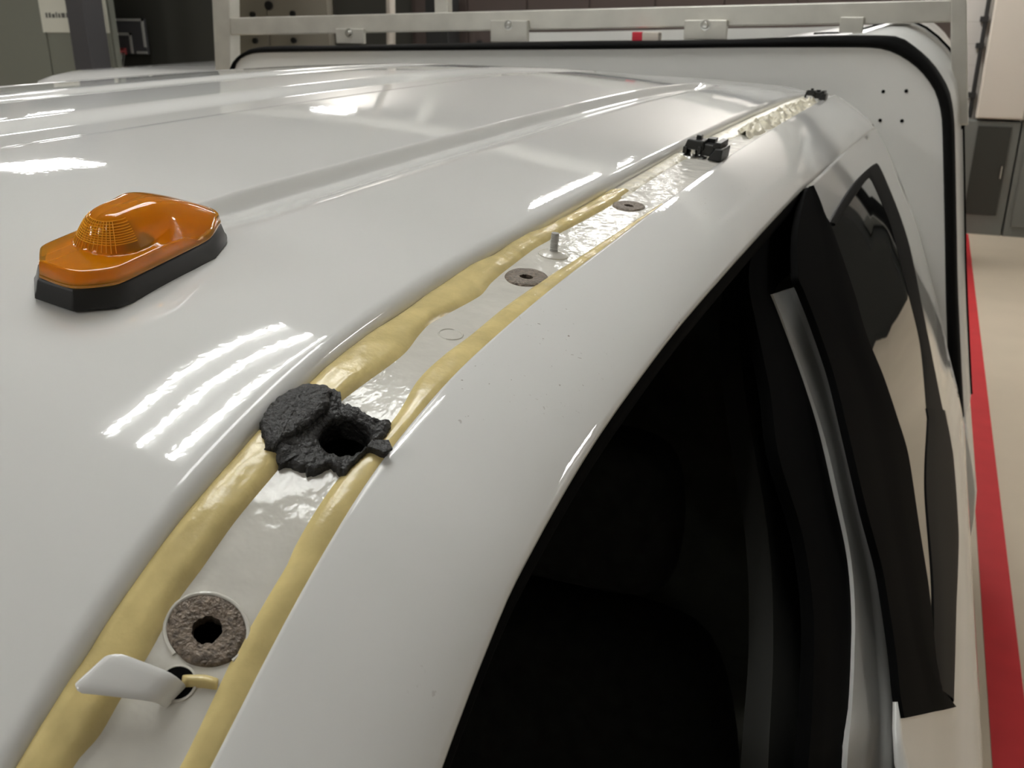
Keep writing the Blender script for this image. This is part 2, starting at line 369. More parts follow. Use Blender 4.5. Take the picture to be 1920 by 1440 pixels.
# ------------------------------------------------------------------ materials
def paint(name, col, dirt=0.0):
    m = mat(name, col, rough=0.5, spec=0.15, Coat_Weight=1.0, Coat_Roughness=0.025)
    nt = m.node_tree
    b = nt.nodes['Principled BSDF']
    tc = nt.nodes.new('ShaderNodeTexCoord')
    n = nt.nodes.new('ShaderNodeTexNoise')          # orange peel
    n.inputs['Scale'].default_value = 260
    n.inputs['Detail'].default_value = 1
    nt.links.new(tc.outputs['Object'], n.inputs['Vector'])
    bp = nt.nodes.new('ShaderNodeBump')
    bp.inputs['Strength'].default_value = 0.035
    bp.inputs['Distance'].default_value = 0.0006
    nt.links.new(n.outputs[0], bp.inputs['Height'])
    nt.links.new(bp.outputs[0], b.inputs['Coat Normal'])
    nt.links.new(bp.outputs[0], b.inputs['Normal'])
    if dirt:
        # sparse brown specks of dirt
        v = nt.nodes.new('ShaderNodeTexNoise')
        v.inputs['Scale'].default_value = 330
        v.inputs['Detail'].default_value = 2
        nt.links.new(tc.outputs['Object'], v.inputs['Vector'])
        w = nt.nodes.new('ShaderNodeTexNoise')
        w.inputs['Scale'].default_value = 9
        nt.links.new(tc.outputs['Object'], w.inputs['Vector'])
        r1 = nt.nodes.new('ShaderNodeMapRange')
        r1.inputs[1].default_value = 0.70
        r1.inputs[2].default_value = 0.76
        nt.links.new(v.outputs[0], r1.inputs[0])
        r2 = nt.nodes.new('ShaderNodeMapRange')
        r2.inputs[1].default_value = 0.52
        r2.inputs[2].default_value = 0.66
        nt.links.new(w.outputs[0], r2.inputs[0])
        mu = nt.nodes.new('ShaderNodeMath')
        mu.operation = 'MULTIPLY'
        nt.links.new(r1.outputs[0], mu.inputs[0])
        nt.links.new(r2.outputs[0], mu.inputs[1])
        m2 = nt.nodes.new('ShaderNodeMath')
        m2.operation = 'MULTIPLY'
        m2.inputs[1].default_value = dirt
        nt.links.new(mu.outputs[0], m2.inputs[0])
        mx = nt.nodes.new('ShaderNodeMix')
        mx.data_type = 'RGBA'
        mx.inputs['A'].default_value = col
        mx.inputs['B'].default_value = (0.16, 0.10, 0.06, 1)
        nt.links.new(m2.outputs[0], mx.inputs['Factor'])
        nt.links.new(mx.outputs['Result'], b.inputs['Base Color'])
    return m

WHITE = (0.80, 0.80, 0.78, 1)
M = {}
M['paint'] = paint('white_paint', WHITE)
M['paint_rail'] = paint('white_paint_scuffed', WHITE, dirt=0.8)
M['chan'] = mat('channel_paint', (0.74, 0.72, 0.66, 1), rough=0.11, noise_amt=0.06, noise_scale=45, bump=0.5, bump_scale=75, bump_dist=0.0016)
M['chan_old'] = mat('channel_paint_glossy', (0.74, 0.72, 0.66, 1), rough=0.1)
M['bead'] = mat('yellow_sealant', (0.72, 0.585, 0.265, 1), rough=0.2, noise_amt=0.13, noise_scale=55, bump=0.35, bump_scale=170, bump_dist=0.001)
M['cream'] = mat('cream_sealant', (0.74, 0.69, 0.55, 1), rough=0.3, noise_amt=0.2, noise_scale=90, bump=0.8, bump_scale=160, bump_dist=0.002)
M['rust'] = mat('rusty_ring', (0.17, 0.135, 0.105, 1), rough=0.38, noise_amt=0.55, noise_scale=420, bump=1.0, bump_scale=700, bump_dist=0.0012, metal=0.35)
M['tar'] = mat('black_sealant', (0.022, 0.021, 0.02, 1), rough=0.5, noise_amt=0.5, noise_scale=300, bump=1.0, bump_scale=420, bump_dist=0.0018)
M['rubber'] = mat('black_rubber', (0.005, 0.005, 0.005, 1), rough=0.65, spec=0.3, IOR=1.07)
M['rubber2'] = mat('dark_rubber_satin', (0.009, 0.009, 0.009, 1), rough=0.55, spec=0.4, IOR=1.12)
M['base_rubber'] = mat('grey_black_rubber', (0.02, 0.02, 0.02, 1), rough=0.45, spec=0.5)
M['plastic'] = mat('black_plastic', (0.012, 0.013, 0.014, 1), rough=0.28)
M['zinc'] = mat('painted_stud', (0.42, 0.42, 0.41, 1), rough=0.4)
M['metal'] = mat('bright_metal', (0.75, 0.75, 0.72, 1), rough=0.25, metal=1.0)
M['alu'] = mat('aluminium', (0.66, 0.645, 0.59, 1), rough=0.42, metal=0.75, noise_amt=0.08, noise_scale=14)
M['glass'] = mat('dark_window_glass', (0.006, 0.007, 0.007, 1), rough=0.02, spec=0.8)
M['hole'] = mat('unlit_cavity', (0.004, 0.004, 0.004, 1), rough=0.9, spec=0.1)
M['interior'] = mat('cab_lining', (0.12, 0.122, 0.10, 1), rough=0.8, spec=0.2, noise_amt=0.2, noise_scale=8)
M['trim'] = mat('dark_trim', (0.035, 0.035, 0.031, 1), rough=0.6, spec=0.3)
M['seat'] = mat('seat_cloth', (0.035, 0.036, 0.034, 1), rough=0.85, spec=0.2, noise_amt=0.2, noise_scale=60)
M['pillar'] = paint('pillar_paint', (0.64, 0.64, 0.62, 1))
M['gcoat'] = mat('white_gelcoat', (0.84, 0.835, 0.805, 1), rough=0.12, noise_amt=0.02, noise_scale=5)

# amber lens
m = bpy.data.materials.new('amber_lens')
m.use_nodes = True
nt = m.node_tree
b = nt.nodes['Principled BSDF']
b.inputs['Base Color'].default_value = (1.0, 0.40, 0.006, 1)
b.inputs['Roughness'].default_value = 0.07
b.inputs['IOR'].default_value = 1.45
b.inputs['Transmission Weight'].default_value = 0.6
b.inputs['Coat Weight'].default_value = 0.3
M['amber'] = m
M['amber_inner'] = mat('amber_inner', (0.9, 0.42, 0.03, 1), rough=0.4)
M['amber_rib'] = mat('amber_rib', (1.0, 0.50, 0.04, 1), rough=0.12)

# ------------------------------------------------------------------ the room
XW0, XW1, YW0, YW1, ZC = -13.0, 4.5, -5.0, 10.9, 4.5
M['floor'] = mat('beige_floor_coating', (0.66, 0.565, 0.44, 1), rough=0.45, spec=0.3, noise_amt=0.06, noise_scale=1.3)
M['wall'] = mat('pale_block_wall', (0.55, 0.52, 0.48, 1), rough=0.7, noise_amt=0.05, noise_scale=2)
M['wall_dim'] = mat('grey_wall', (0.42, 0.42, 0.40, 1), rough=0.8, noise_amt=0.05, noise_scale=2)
M['ceil'] = mat('ceiling_paint', (0.36, 0.36, 0.35, 1), rough=0.8)

struct(MB().box(XW0, XW1, YW0, YW1, -0.1, 0).build('floor', M['floor'], smooth=False))
struct(MB().box(XW0, XW1, YW0, YW1, ZC, ZC + 0.1).build('ceiling', M['ceil'], smooth=False))
# back wall: pale painted block courses
bw = MB().box(XW0, XW1, YW1, YW1 + 0.15, 0, ZC).build('wall_back', M['wall'], smooth=False)
struct(bw)
nt = M['wall'].node_tree
br = nt.nodes.new('ShaderNodeTexBrick')
br.inputs['Scale'].default_value = 1
br.inputs['Brick Width'].default_value = 0.4
br.inputs['Row Height'].default_value = 0.2
br.inputs['Mortar Size'].default_value = 0.006
br.inputs['Color1'].default_value = (0.56, 0.53, 0.49, 1)
br.inputs['Color2'].default_value = (0.52, 0.49, 0.455, 1)
br.inputs['Mortar'].default_value = (0.47, 0.445, 0.41, 1)
tc = nt.nodes.new('ShaderNodeTexCoord')
mp = nt.nodes.new('ShaderNodeMapping')
mp.inputs['Rotation'].default_value = (math.radians(90), 0, 0)
nt.links.new(tc.outputs['Object'], mp.inputs['Vector'])
nt.links.new(mp.outputs[0], br.inputs['Vector'])
nt.links.new(br.outputs['Color'], nt.nodes['Principled BSDF'].inputs['Base Color'])
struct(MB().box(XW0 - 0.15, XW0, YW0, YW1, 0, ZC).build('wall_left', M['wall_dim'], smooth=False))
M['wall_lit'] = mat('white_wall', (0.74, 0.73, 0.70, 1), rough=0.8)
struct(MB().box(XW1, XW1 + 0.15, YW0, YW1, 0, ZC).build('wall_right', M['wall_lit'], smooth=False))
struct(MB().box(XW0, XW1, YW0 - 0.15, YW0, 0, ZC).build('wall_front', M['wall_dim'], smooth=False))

M['red'] = mat('red_floor_paint', srgb(205, 56, 60), rough=0.6, spec=0.25, noise_amt=0.06, noise_scale=6)
o = MB().box(0.455, 0.565, -4.5, 10.6, 0.0, 0.002).build('floor_line', M['red'], smooth=False)
tag(o, 'red safety line painted on the beige floor beside the white truck', 'floor line')

# ceiling lights -----------------------------------------------------
M['tube'] = emit('lit_tube', (0.99, 1, 0.975, 1), TUBE)
M['panel'] = emit('lit_panel', (1, 0.99, 0.965, 1), PANEL)
M['housing'] = mat('lamp_housing', (0.75, 0.75, 0.74, 1), rough=0.4)
def tube_light(cx, cy, label, w=0.9, l=1.5, drop=0.35):
    t = empty('ceiling_light', (cx, cy, ZC))
    z = ZC - drop
    h = MB().box(cx - w / 2, cx + w / 2, cy - l / 2, cy + l / 2, z, z + 0.06)
    h.build('housing', M['housing'], t, smooth=False)
    for sx in (-1, 1):
        for sy in (-1, 1):
            MB().tube([(cx + sx * w * .4, cy + sy * l * .42, z + 0.06), (cx + sx * w * .4, cy + sy * l * .42, ZC)], 0.006, 6).build('hanger', M['housing'], t)
    for k in (-1, 0, 1):
        x = cx + k * w * 0.33
        MB().tube([(x, cy - l * .47, z - 0.03), (x, cy + l * .47, z - 0.03)], 0.019, 10).build('tube', M['tube'], t)
    tag(t, label, 'ceiling light', 'ceiling lights over the workshop')
    return t
M['panel_strong'] = emit('lit_panel_strong', (1, 0.985, 0.955, 1), PANEL * 1.7)
def panel_light(cx, cy, label, w=0.6, l=1.3, drop=0.3, pm=None):
    t = empty('ceiling_light', (cx, cy, ZC))
    z = ZC - drop
    MB().box(cx - w / 2, cx + w / 2, cy - l / 2, cy + l / 2, z, z + 0.07).build('housing', M['housing'], t, smooth=False)
    for sy in (-1, 1):
        MB().tube([(cx, cy + sy * l * .42, z + 0.07), (cx, cy + sy * l * .42, ZC)], 0.006, 6).build('hanger', M['housing'], t)
    MB().box(cx - w * .45, cx + w * .45, cy - l * .46, cy + l * .46, z - 0.012, z - 0.001).build('diffuser', pm or M['panel'], t, smooth=False)
    tag(t, label, 'ceiling light', 'ceiling lights over the workshop')
    return t
tube_light(-1.32, 1.65, 'three tube ceiling light above the middle of the cab roof', 0.55, 1.75, 0.2)
tube_light(-0.58, 1.42, 'three tube ceiling light above the roof channel', 0.50, 1.75, 0.2)
panel_light(-1.95, 8.5, 'long narrow ceiling light beyond the truck bed', 0.065, 3.2, 0.2, M['panel_strong'])
panel_light(-6.5, 10.3, 'ceiling light near the back wall, far left', 0.6, 0.9, 0.2)
panel_light(-5.3, 4.9, 'ceiling light over the white van', 0.45, 0.85, 0.2)
panel_light(-10.5, 9.6, 'ceiling light in the far left corner of the workshop', 0.6, 1.4, 0.2)
panel_light(-9.5, 3.0, 'added fill light along the left wall', 0.6, 1.4, 0.2)  # unseen lamp added to even out the room lighting
panel_light(-3.5, -2.5, 'added fill light in front of the truck', 0.6, 1.4, 0.2)  # out-of-frame fill, added to light surfaces facing forward
panel_light(-6.0, 1.5, 'added fill light left of the truck beside the van', 0.6, 1.4, 0.2)  # extra unseen lamp, added for general fill on the left

panel_light(-1.05, 9.3, 'added floor fill light near the back wall, left of the red floor line', 0.5, 2.4, 0.2, M['panel_strong'])  # added to brighten the floor on the right
panel_light(-1.0, -2.8, 'small added fill light behind the camera position', 0.45, 0.9, 0.2)  # weak front fill, an added lamp out of view
panel_light(3.9, 5.5, 'added fill light along the right wall', 0.42, 1.5, 0.2, M['panel_strong'])  # added fill that lifts the rear door side and right wall


# background objects -------------------------------------------------
M['cab_grey'] = mat('grey_cabinet_paint', srgb(112, 113, 108), rough=0.5)
M['cab_dark'] = mat('dark_cabinet_panel', srgb(52, 53, 48), rough=0.4)
M['white_box'] = mat('white_cabinet_paint', srgb(210, 201, 189), rough=0.5)
M['pipe'] = mat('black_pipe', (0.02, 0.02, 0.02, 1), rough=0.5)
M['olive'] = mat('olive_panel', srgb(173, 167, 153), rough=0.6)
M['char'] = mat('charcoal_panel', srgb(72, 71, 65), rough=0.6)
M['brown'] = mat('brown_panel', srgb(88, 76, 72), rough=0.6)
M['part'] = mat('dark_partition', srgb(53, 53, 47), rough=0.8)
M['part_olive'] = mat('olive_partition', srgb(156, 151, 123), rough=0.8)
M['greengrey'] = mat('grey_green_cabinet', srgb(118, 120, 110), rough=0.6)
M['palecol'] = mat('pale_column', srgb(164, 156, 148), rough=0.6)
M['postm'] = mat('dark_steel_post', srgb(64, 63, 66), rough=0.5)
M['paper'] = mat('paper', srgb(207, 207, 195), rough=0.8)
M['ink'] = mat('ink', srgb(91, 91, 88), rough=0.8)
M['hoopline'] = mat('hoop_white', srgb(187, 187, 183), rough=0.6)
M['hoopboard'] = mat('hoop_board', srgb(80, 80, 83), rough=0.4)
M['hoopred'] = mat('hoop_red', srgb(168, 70, 72), rough=0.5)
M['knob'] = mat('black_knob', (0.02, 0.02, 0.02, 1), rough=0.5)

def cabinet(name, x0, x1, y0, y1, h, body, panel, label, px0, px1, pz0, pz1):
    t = empty(name, ((x0 + x1) / 2, (y0 + y1) / 2, 0))
    MB().box(x0, x1, y0, y1, 0.0, h).build('body', body, t, smooth=False, bevel=0.006)
    d = MB().box(px0, px1, y0 - 0.02, y0, pz0, pz1).build('door', panel, t, smooth=False, bevel=0.004)
    MB().tube([(px1 - 0.03, y0 - 0.05, (pz0 + pz1) / 2 - 0.06), (px1 - 0.03, y0 - 0.05, (pz0 + pz1) / 2 + 0.06)], 0.008, 8).build('handle', M['metal'], d)
    tag(t, label, 'cabinet')
    return t
cabinet('floor_cabinet', 0.27, 0.86, 10.64, 10.88, 1.10, M['cab_grey'], M['cab_dark'], 'grey floor cabinet with dark door panel at the end of the red line', 0.49, 0.785, 0.20, 1.055)
cabinet('floor_cabinet', 0.875, 1.6, 10.64, 10.88, 1.10, M['cab_grey'], M['cab_grey'], 'plain grey floor cabinet at the right frame edge', 0.93, 1.55, 0.10, 1.05)
t = empty('wall_cabinet', (0.66, 10.75, 1.13))
MB().box(0.455, 0.868, 10.62, 10.89, 1.125, 2.75).build('body', M['white_box'], t, smooth=False, bevel=0.006)
MB().box(0.462, 0.862, 10.605, 10.62, 1.135, 2.74).build('door', M['white_box'], t, smooth=False, bevel=0.004)
tag(t, 'tall white wall cabinet standing above the grey floor cabinet', 'cabinet')
t = empty('wall_pipe', (0.40, 10.82, 1.02))
MB().tube([(0.405, 10.83, 1.11), (0.405, 10.83, 3.2)], 0.022, 10).build('pipe', M['pipe'], t)
for z in (1.30, 1.76, 2.0, 2.4):
    MB().box(0.355, 0.43, 10.80, 10.89, z, z + 0.05).build('clamp', M['pipe'], t, smooth=False)
tag(t, 'black vertical pipe with clamps on the wall beside the white cabinet', 'pipe')

# tall storage units behind the rack, plus an added dark reflection block
M['dark_unit'] = mat('reflection_block_paint', srgb(38, 40, 38), rough=0.6)  # for the unseen block that darkens the window reflection
def tall_unit(name, x0, x1, y0, y1, h, m, label, knobs):
    t = empty(name, ((x0 + x1) / 2, (y0 + y1) / 2, 0))
    MB().box(x0, x1, y0, y1, 0, h).build('body', m, t, smooth=False, bevel=0.008)
    n = max(1, round((x1 - x0) / 0.62))
    w = (x1 - x0) / n
    for i in range(n):
        MB().box(x0 + i * w + 0.008, x0 + (i + 1) * w - 0.008, y0 - 0.018, y0, 0.08, h - 0.03).build('door', m, t, smooth=False, bevel=0.003)
    for (kx, kz, r) in knobs:
        MB().lathe((kx, y0 - 0.018, kz), [(0.0, 0.03), (r, 0.028), (r, 0.0)], 12, axis=(0, -1, 0)).build('knob', M['knob'], t)
    tag(t, label, 'cabinet')
tall_unit('storage_cabinet', -7.3, -5.79, 9.02, 9.6, 2.7, M['olive'], 'olive grey storage cabinet with black knobs behind the left end of the rack',
          [(-6.505, 2.15, 0.045), (-6.72, 2.06, 0.03), (-6.215, 2.07, 0.03), (-6.717, 1.80, 0.03), (-6.228, 1.81, 0.03)])
tall_unit('storage_cabinet', -5.78, -4.86, 9.10, 9.6, 2.6, M['char'], 'charcoal storage cabinet behind the white pole', [(-5.6, 1.8, 0.02)])
tall_unit('storage_cabinet', -4.85, 0.1, 9.05, 9.6, 2.5, M['brown'], 'long brown storage cabinet behind the middle of the rack', [(-4.40, 1.80, 0.03), (-4.1, 1.80, 0.03), (-3.0, 1.86, 0.035), (-2.2, 1.9, 0.03)])
tall_unit('storage_cabinet', 1.62, 4.4, 10.3, 10.85, 2.1, M['dark_unit'], 'added dark block for window reflections, right of the plain grey floor cabinet', [(2.2, 1.1, 0.02)])  # unseen unit added so the door glass has something dark to reflect
o = MB().tube([(-4.97, 8.7, 0), (-4.80, 8.7, ZC)], 0.045, 14).build('support_pole', M['white_box'])
tag(o, 'thin white floor to ceiling pole behind the rack beam', 'pole')
o = MB().box(-4.52, -4.28, 8.7, 8.95, 0, 2.22).build('speaker_column', M['knob'], smooth=False, bevel=0.01)
tag(o, 'black upright column in front of the brown storage cabinet', 'column')

# left background
o = MB().box(-8.4, -5.72, 7.10, 7.18, 0, 3.4).build('partition', M['part'], smooth=False)
struct(o)
o = MB().box(XW0, -8.0, 7.6, 7.7, 0, 3.4).build('partition', M['part_olive'], smooth=False)
struct(o)
o = MB().box(-7.93, -7.80, 6.82, 6.95, 0, ZC).build('wall_column', M['palecol'], smooth=False, bevel=0.01)
tag(o, 'pale grey column standing left of the notice sheets', 'column', kind='thing')
t = empty('wall_panel', (-7.0, 6.47, 0))
MB().box(-7.62, -6.21, 6.44, 6.50, 0, 2.6).build('body', M['greengrey'], t, smooth=False, bevel=0.01)
for x0, x1 in ((-7.6, -6.93), (-6.91, -6.23)):
    MB().box(x0, x1, 6.425, 6.44, 0.1, 2.57).build('door', M['greengrey'], t, smooth=False, bevel=0.003)
tag(t, 'grey green tall panel with two leaves behind the dark steel post', 'panel')
for x0, x1, lab in ((-6.945, -6.45, 'larger pale notice sheet on the cabinet left of the dark post'), (-6.42, -6.225, 'narrow pale notice sheet showing right of the dark post')):
    t = empty('notice_sheet', ((x0 + x1) / 2, 6.42, 1.93))
    MB().box(x0, x1, 6.417, 6.4235, 1.93, 2.35).build('sheet', M['paper'], t, smooth=False)
    k = MB()
    x = x0 + 0.06
    random.seed(3)
    while x < x1 - 0.08:
        w = random.uniform(0.015, 0.04)
        k.box(x, x + w, 6.4155, 6.4168, 2.045, 2.045 + random.uniform(0.03, 0.045))
        x += w + 0.012
    k.build('print', M['ink'], t, smooth=False)
    tag(t, lab, 'notice')
o = MB().box(-6.12, -5.94, 5.9, 6.1, 0, ZC).build('steel_post', M['postm'], smooth=False, bevel=0.012)
tag(o, 'dark steel post in front of the notice sheets', 'post')
t = empty('basketball_hoop', (-6.7, 7.05, 1.7))
MB().box(-7.05, -6.415, 7.03, 7.06, 1.74, 2.035).build('backboard', M['hoopboard'], t, smooth=False)
k = MB()
for x0, x1, z0, z1 in ((-7.05, -6.415, 2.015, 2.035), (-6.44, -6.415, 1.80, 2.035), (-7.05, -7.03, 1.74, 2.035), (-6.53, -6.415, 1.745, 1.765)):
    k.box(x0, x1, 7.022, 7.03, z0, z1)
for x0, x1, z0, z1 in ((-6.81, -6.57, 1.895, 1.918), (-6.81, -6.787, 1.745, 1.918), (-6.595, -6.57, 1.745, 1.918)):
    k.box(x0, x1, 7.022, 7.03, z0, z1)
k.build('white_outline', M['hoopline'], t, smooth=False)
ring = [(-6.70 + 0.11 * math.cos(a), 6.90 + 0.11 * math.sin(a), 1.765) for a in [2 * math.pi * i / 20 for i in range(21)]]
MB().tube(ring, 0.013, 8, caps=False).build('rim', M['hoopred'], t)
MB().box(-6.75, -6.65, 7.0, 7.03, 1.735, 1.79).build('bracket', M['hoopred'], t, smooth=False)
k = MB()
for i in range(10):
    a, b2 = 2 * math.pi * i / 10, 2 * math.pi * (i + .5) / 10
    k.tube([(-6.70 + .11 * math.cos(a), 6.90 + .11 * math.sin(a), 1.76), (-6.70 + .075 * math.cos(b2), 6.90 + .075 * math.sin(b2), 1.62)], 0.003, 5)
k.build('net', M['hoopline'], t)
MB().tube([(-6.75, 7.05, 1.9), (-6.75, 7.11, 1.9)], 0.02, 8).build('mount', M['knob'], t)
tag(t, 'small basketball hoop with white outlined board and red rim on the dark partition', 'basketball hoop')

# white van on the far side of the truck
van = empty('parked_van', (-3.75, 5.6, 0))
def van_ring(y, top, w, zb=0.45):
    cx, pts = -3.72, []
    half = [(w * .98, zb), (w, zb + .35), (w * .99, 1.05), (w * .93, top - .25), (w * .885, top - .10), (w * .82, top - .03), (w * .7, top), (w * .3, top + .018)]
    for x, z in half: pts.append((cx - x, y, z))
    for x, z in half[::-1]: pts.append((cx + x, y, z))
    return pts
mb = MB()
rows = [van_ring(3.98, 1.66, .80, .6), van_ring(3.985, 1.735, .86, .5), van_ring(4.03, 1.775, .90), van_ring(4.25, 1.795, .93), van_ring(6.8, 1.79, .93), van_ring(7.3, 1.45, .92), van_ring(8.3, 1.05, .90, .5), van_ring(8.5, .95, .82, .6)]
mb.grid(rows)
mb.f.append(tuple(range(16)))
mb.f.append(tuple(7 * 16 + i for i in range(16)))
mb.build('body', M['paint'], van, sub=0)
MB().box(-4.42, -3.08, 3.96, 3.99, 1.10, 1.55).build('rear_window', M['glass'], van, smooth=False, bevel=0.01)
for i, (wx, wy) in enumerate(((-4.6, 4.8), (-2.9, 4.8), (-4.6, 7.5), (-2.9, 7.5))):
    MB().lathe((wx - .1, wy, 0.34), [(0.0, 0), (0.2, 0), (0.21, .02), (0.33, .02), (0.34, .05), (0.34, .17), (0.33, .2), (0.2, .2), (0.0, .18)], 28, axis=(1, 0, 0)).build('wheel', M['rubber'], van)
tag(van, 'white van parked beyond the far side of the truck roof', 'van')


# ------------------------------------------------------------------ the truck
truck = empty('pickup_truck', (XC, 1.2, 0))
tag(truck, 'white pickup truck cab with bare roof channel, yellow seam sealer and front door open', 'truck')
# roof panel
xs = [XL - 0.0002 * k for k in range(0)]
xs = []
x = 2 * XC - XL
for k in range(13):                                    # far rolled edge
    xs.append(2 * XC - XL + 0.045 * (1 - math.cos(math.pi / 2 * k / 12)))
x = xs[-1]
while x < -0.296:
    x += 0.0045
    xs.append(min(x, -0.2920))
xs += [-0.406 + 0.001 * k for k in range(14)] + [-0.392 + 0.002 * k for k in range(24)] + [2 * XC + 0.406 - 0.0015 * k for k in range(36)]
xs = sorted(set(round(v, 5) for v in xs))
ys = []
y = -0.04
while y < 2.26:
    ys.append(y)
    y += 0.008 if y < 0.55 else (0.016 if y < 1.75 else 0.012)
ys.append(2.26)
def roof_row(Y, Yd=None, dz=0.0):
    Yd = Y if Yd is None else Yd
    row = [(X, Yd, H + roof_z(X, Y) + dz) for X in xs]
    # rolled edge: gentle fall, then a tight arc that turns past vertical and tucks back under itself
    xe, ze = xs[-1], roof_z(xs[-1], Y)
    slope = -0.34 * (xe - XC)
    h = ze - (chan_z(XL, Y) - 0.003)
    w1, d1 = 0.040, 0.0012
    s1 = 2 * d1 / w1 - slope
    p0, p1 = math.atan(s1), math.radians(136)
    r = max(0.002, (h - d1 + slope * w1) / (math.cos(p0) - math.cos(p1)))
    x_arc = XL - 0.0012 - r * (1 - math.sin(p0))
    w1 = x_arc - xe
    for k in range(1, 12):
        t = k / 11
        row.append((xe + w1 * t, Yd, H + ze + slope * w1 * t - d1 * t * t + dz))
    zb = ze + slope * w1 - d1
    for k in range(1, 19):
        q = p0 + (p1 - p0) * k / 18
        row.append((x_arc + r * (math.sin(q) - math.sin(p0)), Yd, H + zb - r * (math.cos(p0) - math.cos(q)) + dz))
    return row
rows = [roof_row(Y) for Y in ys]
rows.append(roof_row(2.26, 2.275, -0.010))
rows.append(roof_row(2.26, 2.28, -0.06))
roof = MB().grid(rows).build('roof_panel', M['paint'], truck, angle=80)
roof['label'] = 'ribbed white roof panel'

# ditch channel floor with drilled holes
mb = MB()
n = 400
top, bot = [], []
for i in range(n + 1):
    Y = -0.04 + (2.28 + 0.04) * i / n
    top.append([(XL - 0.012 + (XR + 0.002 - XL + 0.012) * j / 12, Y, H + chan_z(XL - 0.012 + (XR + 0.002 - XL + 0.012) * j / 12, Y)) for j in range(13)])
vs, fs = [], []
mb.grid(top)
ch_o = mb.build('roof_channel', M['chan'], truck, angle=80)
so = ch_o.modifiers.new('solid', 'SOLIDIFY')
so.thickness = 0.0025
so.offset = -1
HOLES = [(-0.2128, 0.2252, 0.0075), (-0.2104, 0.3182, 0.0125), (-0.2105, 0.5277, 0.0058), (-0.2122, 0.7555, 0.0058)]
cut = MB()
for (X, Y, r) in HOLES:
    p, ax, ay, an = chan_frame(X, Y)
    ring = [p + (ax * math.cos(2 * math.pi * k / 24) + ay * math.sin(2 * math.pi * k / 24)) * r - an * 0.012 for k in range(24)]
    cut.prism(ring, an * 0.024)
cutter = cut.build('cutter', M['hole'], smooth=False)
bo = ch_o.modifiers.new('holes', 'BOOLEAN')
bo.operation = 'DIFFERENCE'
bo.object = cutter
bo.solver = 'EXACT'
dg = bpy.context.evaluated_depsgraph_get()
me = bpy.data.meshes.new_from_object(ch_o.evaluated_get(dg))
ch_o.modifiers.clear()
ch_o.data = me
me.materials.clear()
me.materials.append(M['chan'])
for p in me.polygons: p.use_smooth = True
me.set_sharp_from_angle(angle=math.radians(50))
bpy.data.objects.remove(cutter)
ch_o['label'] = 'pale channel floor between the sealant beads'
# dark cavities below the holes
for (X, Y, r) in HOLES:
    p, ax, ay, an = chan_frame(X, Y)
    MB().lathe(p - an * 0.0026, [(r * 1.25, 0.0), (r * 1.25, -0.015), (0.0, -0.015)], 24, axis=an).build('hole_recess', M['hole'], truck)

# sealant beads
def bead(name, Lc, Rc, n, h, m, power=3.0, tilt=0.0, wob=0.0004, base=-0.0006, label=None, ends=True):
    L = resample([(x, y, 0) for x, y in Lc], n)
    R = resample([(x, y, 0) for x, y in Rc], n)
    rows = []
    for i in range(n):
        row = []
        u = i / (n - 1)
        e = 1.0
        if ends:
            e = math.sqrt(max(0.0, min(1, u * n / 10) * (2 - min(1, u * n / 10)))) * math.sqrt(max(0.0, min(1, (1 - u) * n / 10) * (2 - min(1, (1 - u) * n / 10))))
        for j in range(13):
            s = j / 12
            q = L[i].lerp(R[i], s)
            k = max(0.0, 1 - abs(2 * s - 1) ** power)
            hh = h * k * (1 + tilt * (s - 0.5)) * (0.25 + 0.75 * e) + base
            hh += wob * k * noise.noise((q.x * 160, q.y * 60, 1.3))
            row.append(on_chan(q.x, q.y, hh))
        rows.append(row)
    o = MB().grid(rows).build(name, m, truck, angle=80)
    if label: o['label'] = label
    return o
bl_l = [(x - 0.004, y) for x, y in D['beadL_l']]
bl_l[0] = (-0.244, 0.160)
bead('sealant_bead', [(-0.244, 0.150)] + bl_l, [(-0.236, 0.150), (-0.231, 0.160), (-0.2275, 0.170)] + D['beadL_r'], 240, 0.0042, M['bead'], power=3.4, wob=0.0008, label='thick yellow sealant bead against the roof edge', ends=False)
br_r = [(-0.1885, y) for x, y in D['beadR_l']]
bead('sealant_bead', [(-0.2005, 0.12), (-0.2, 0.16)] + D['beadR_l'], [(-0.1885, 0.12), (-0.1885, 0.16)] + br_r, 220, 0.0024, M['bead'], power=2.6, wob=0.0006, label='thin yellow sealant bead along the outer rail', ends=False)
bead('sealant_bead', [(x - 0.003, y) for x, y in D['beadF_l']], D['beadF_r'], 200, 0.0022, M['cream'], power=3.0, wob=0.0008, label='cream sealant bead in the far half of the channel', ends=False)
bead('sealant_crust', [(-0.226, 1.30), (-0.230, 1.5), (-0.231, 1.75), (-0.228, 1.98)], [(-0.198, 1.24), (-0.189, 1.42), (-0.189, 1.75), (-0.192, 1.98)], 120, 0.0045, M['cream'], power=3, wob=0.013, label='lumpy cream sealant at the far end of the channel')

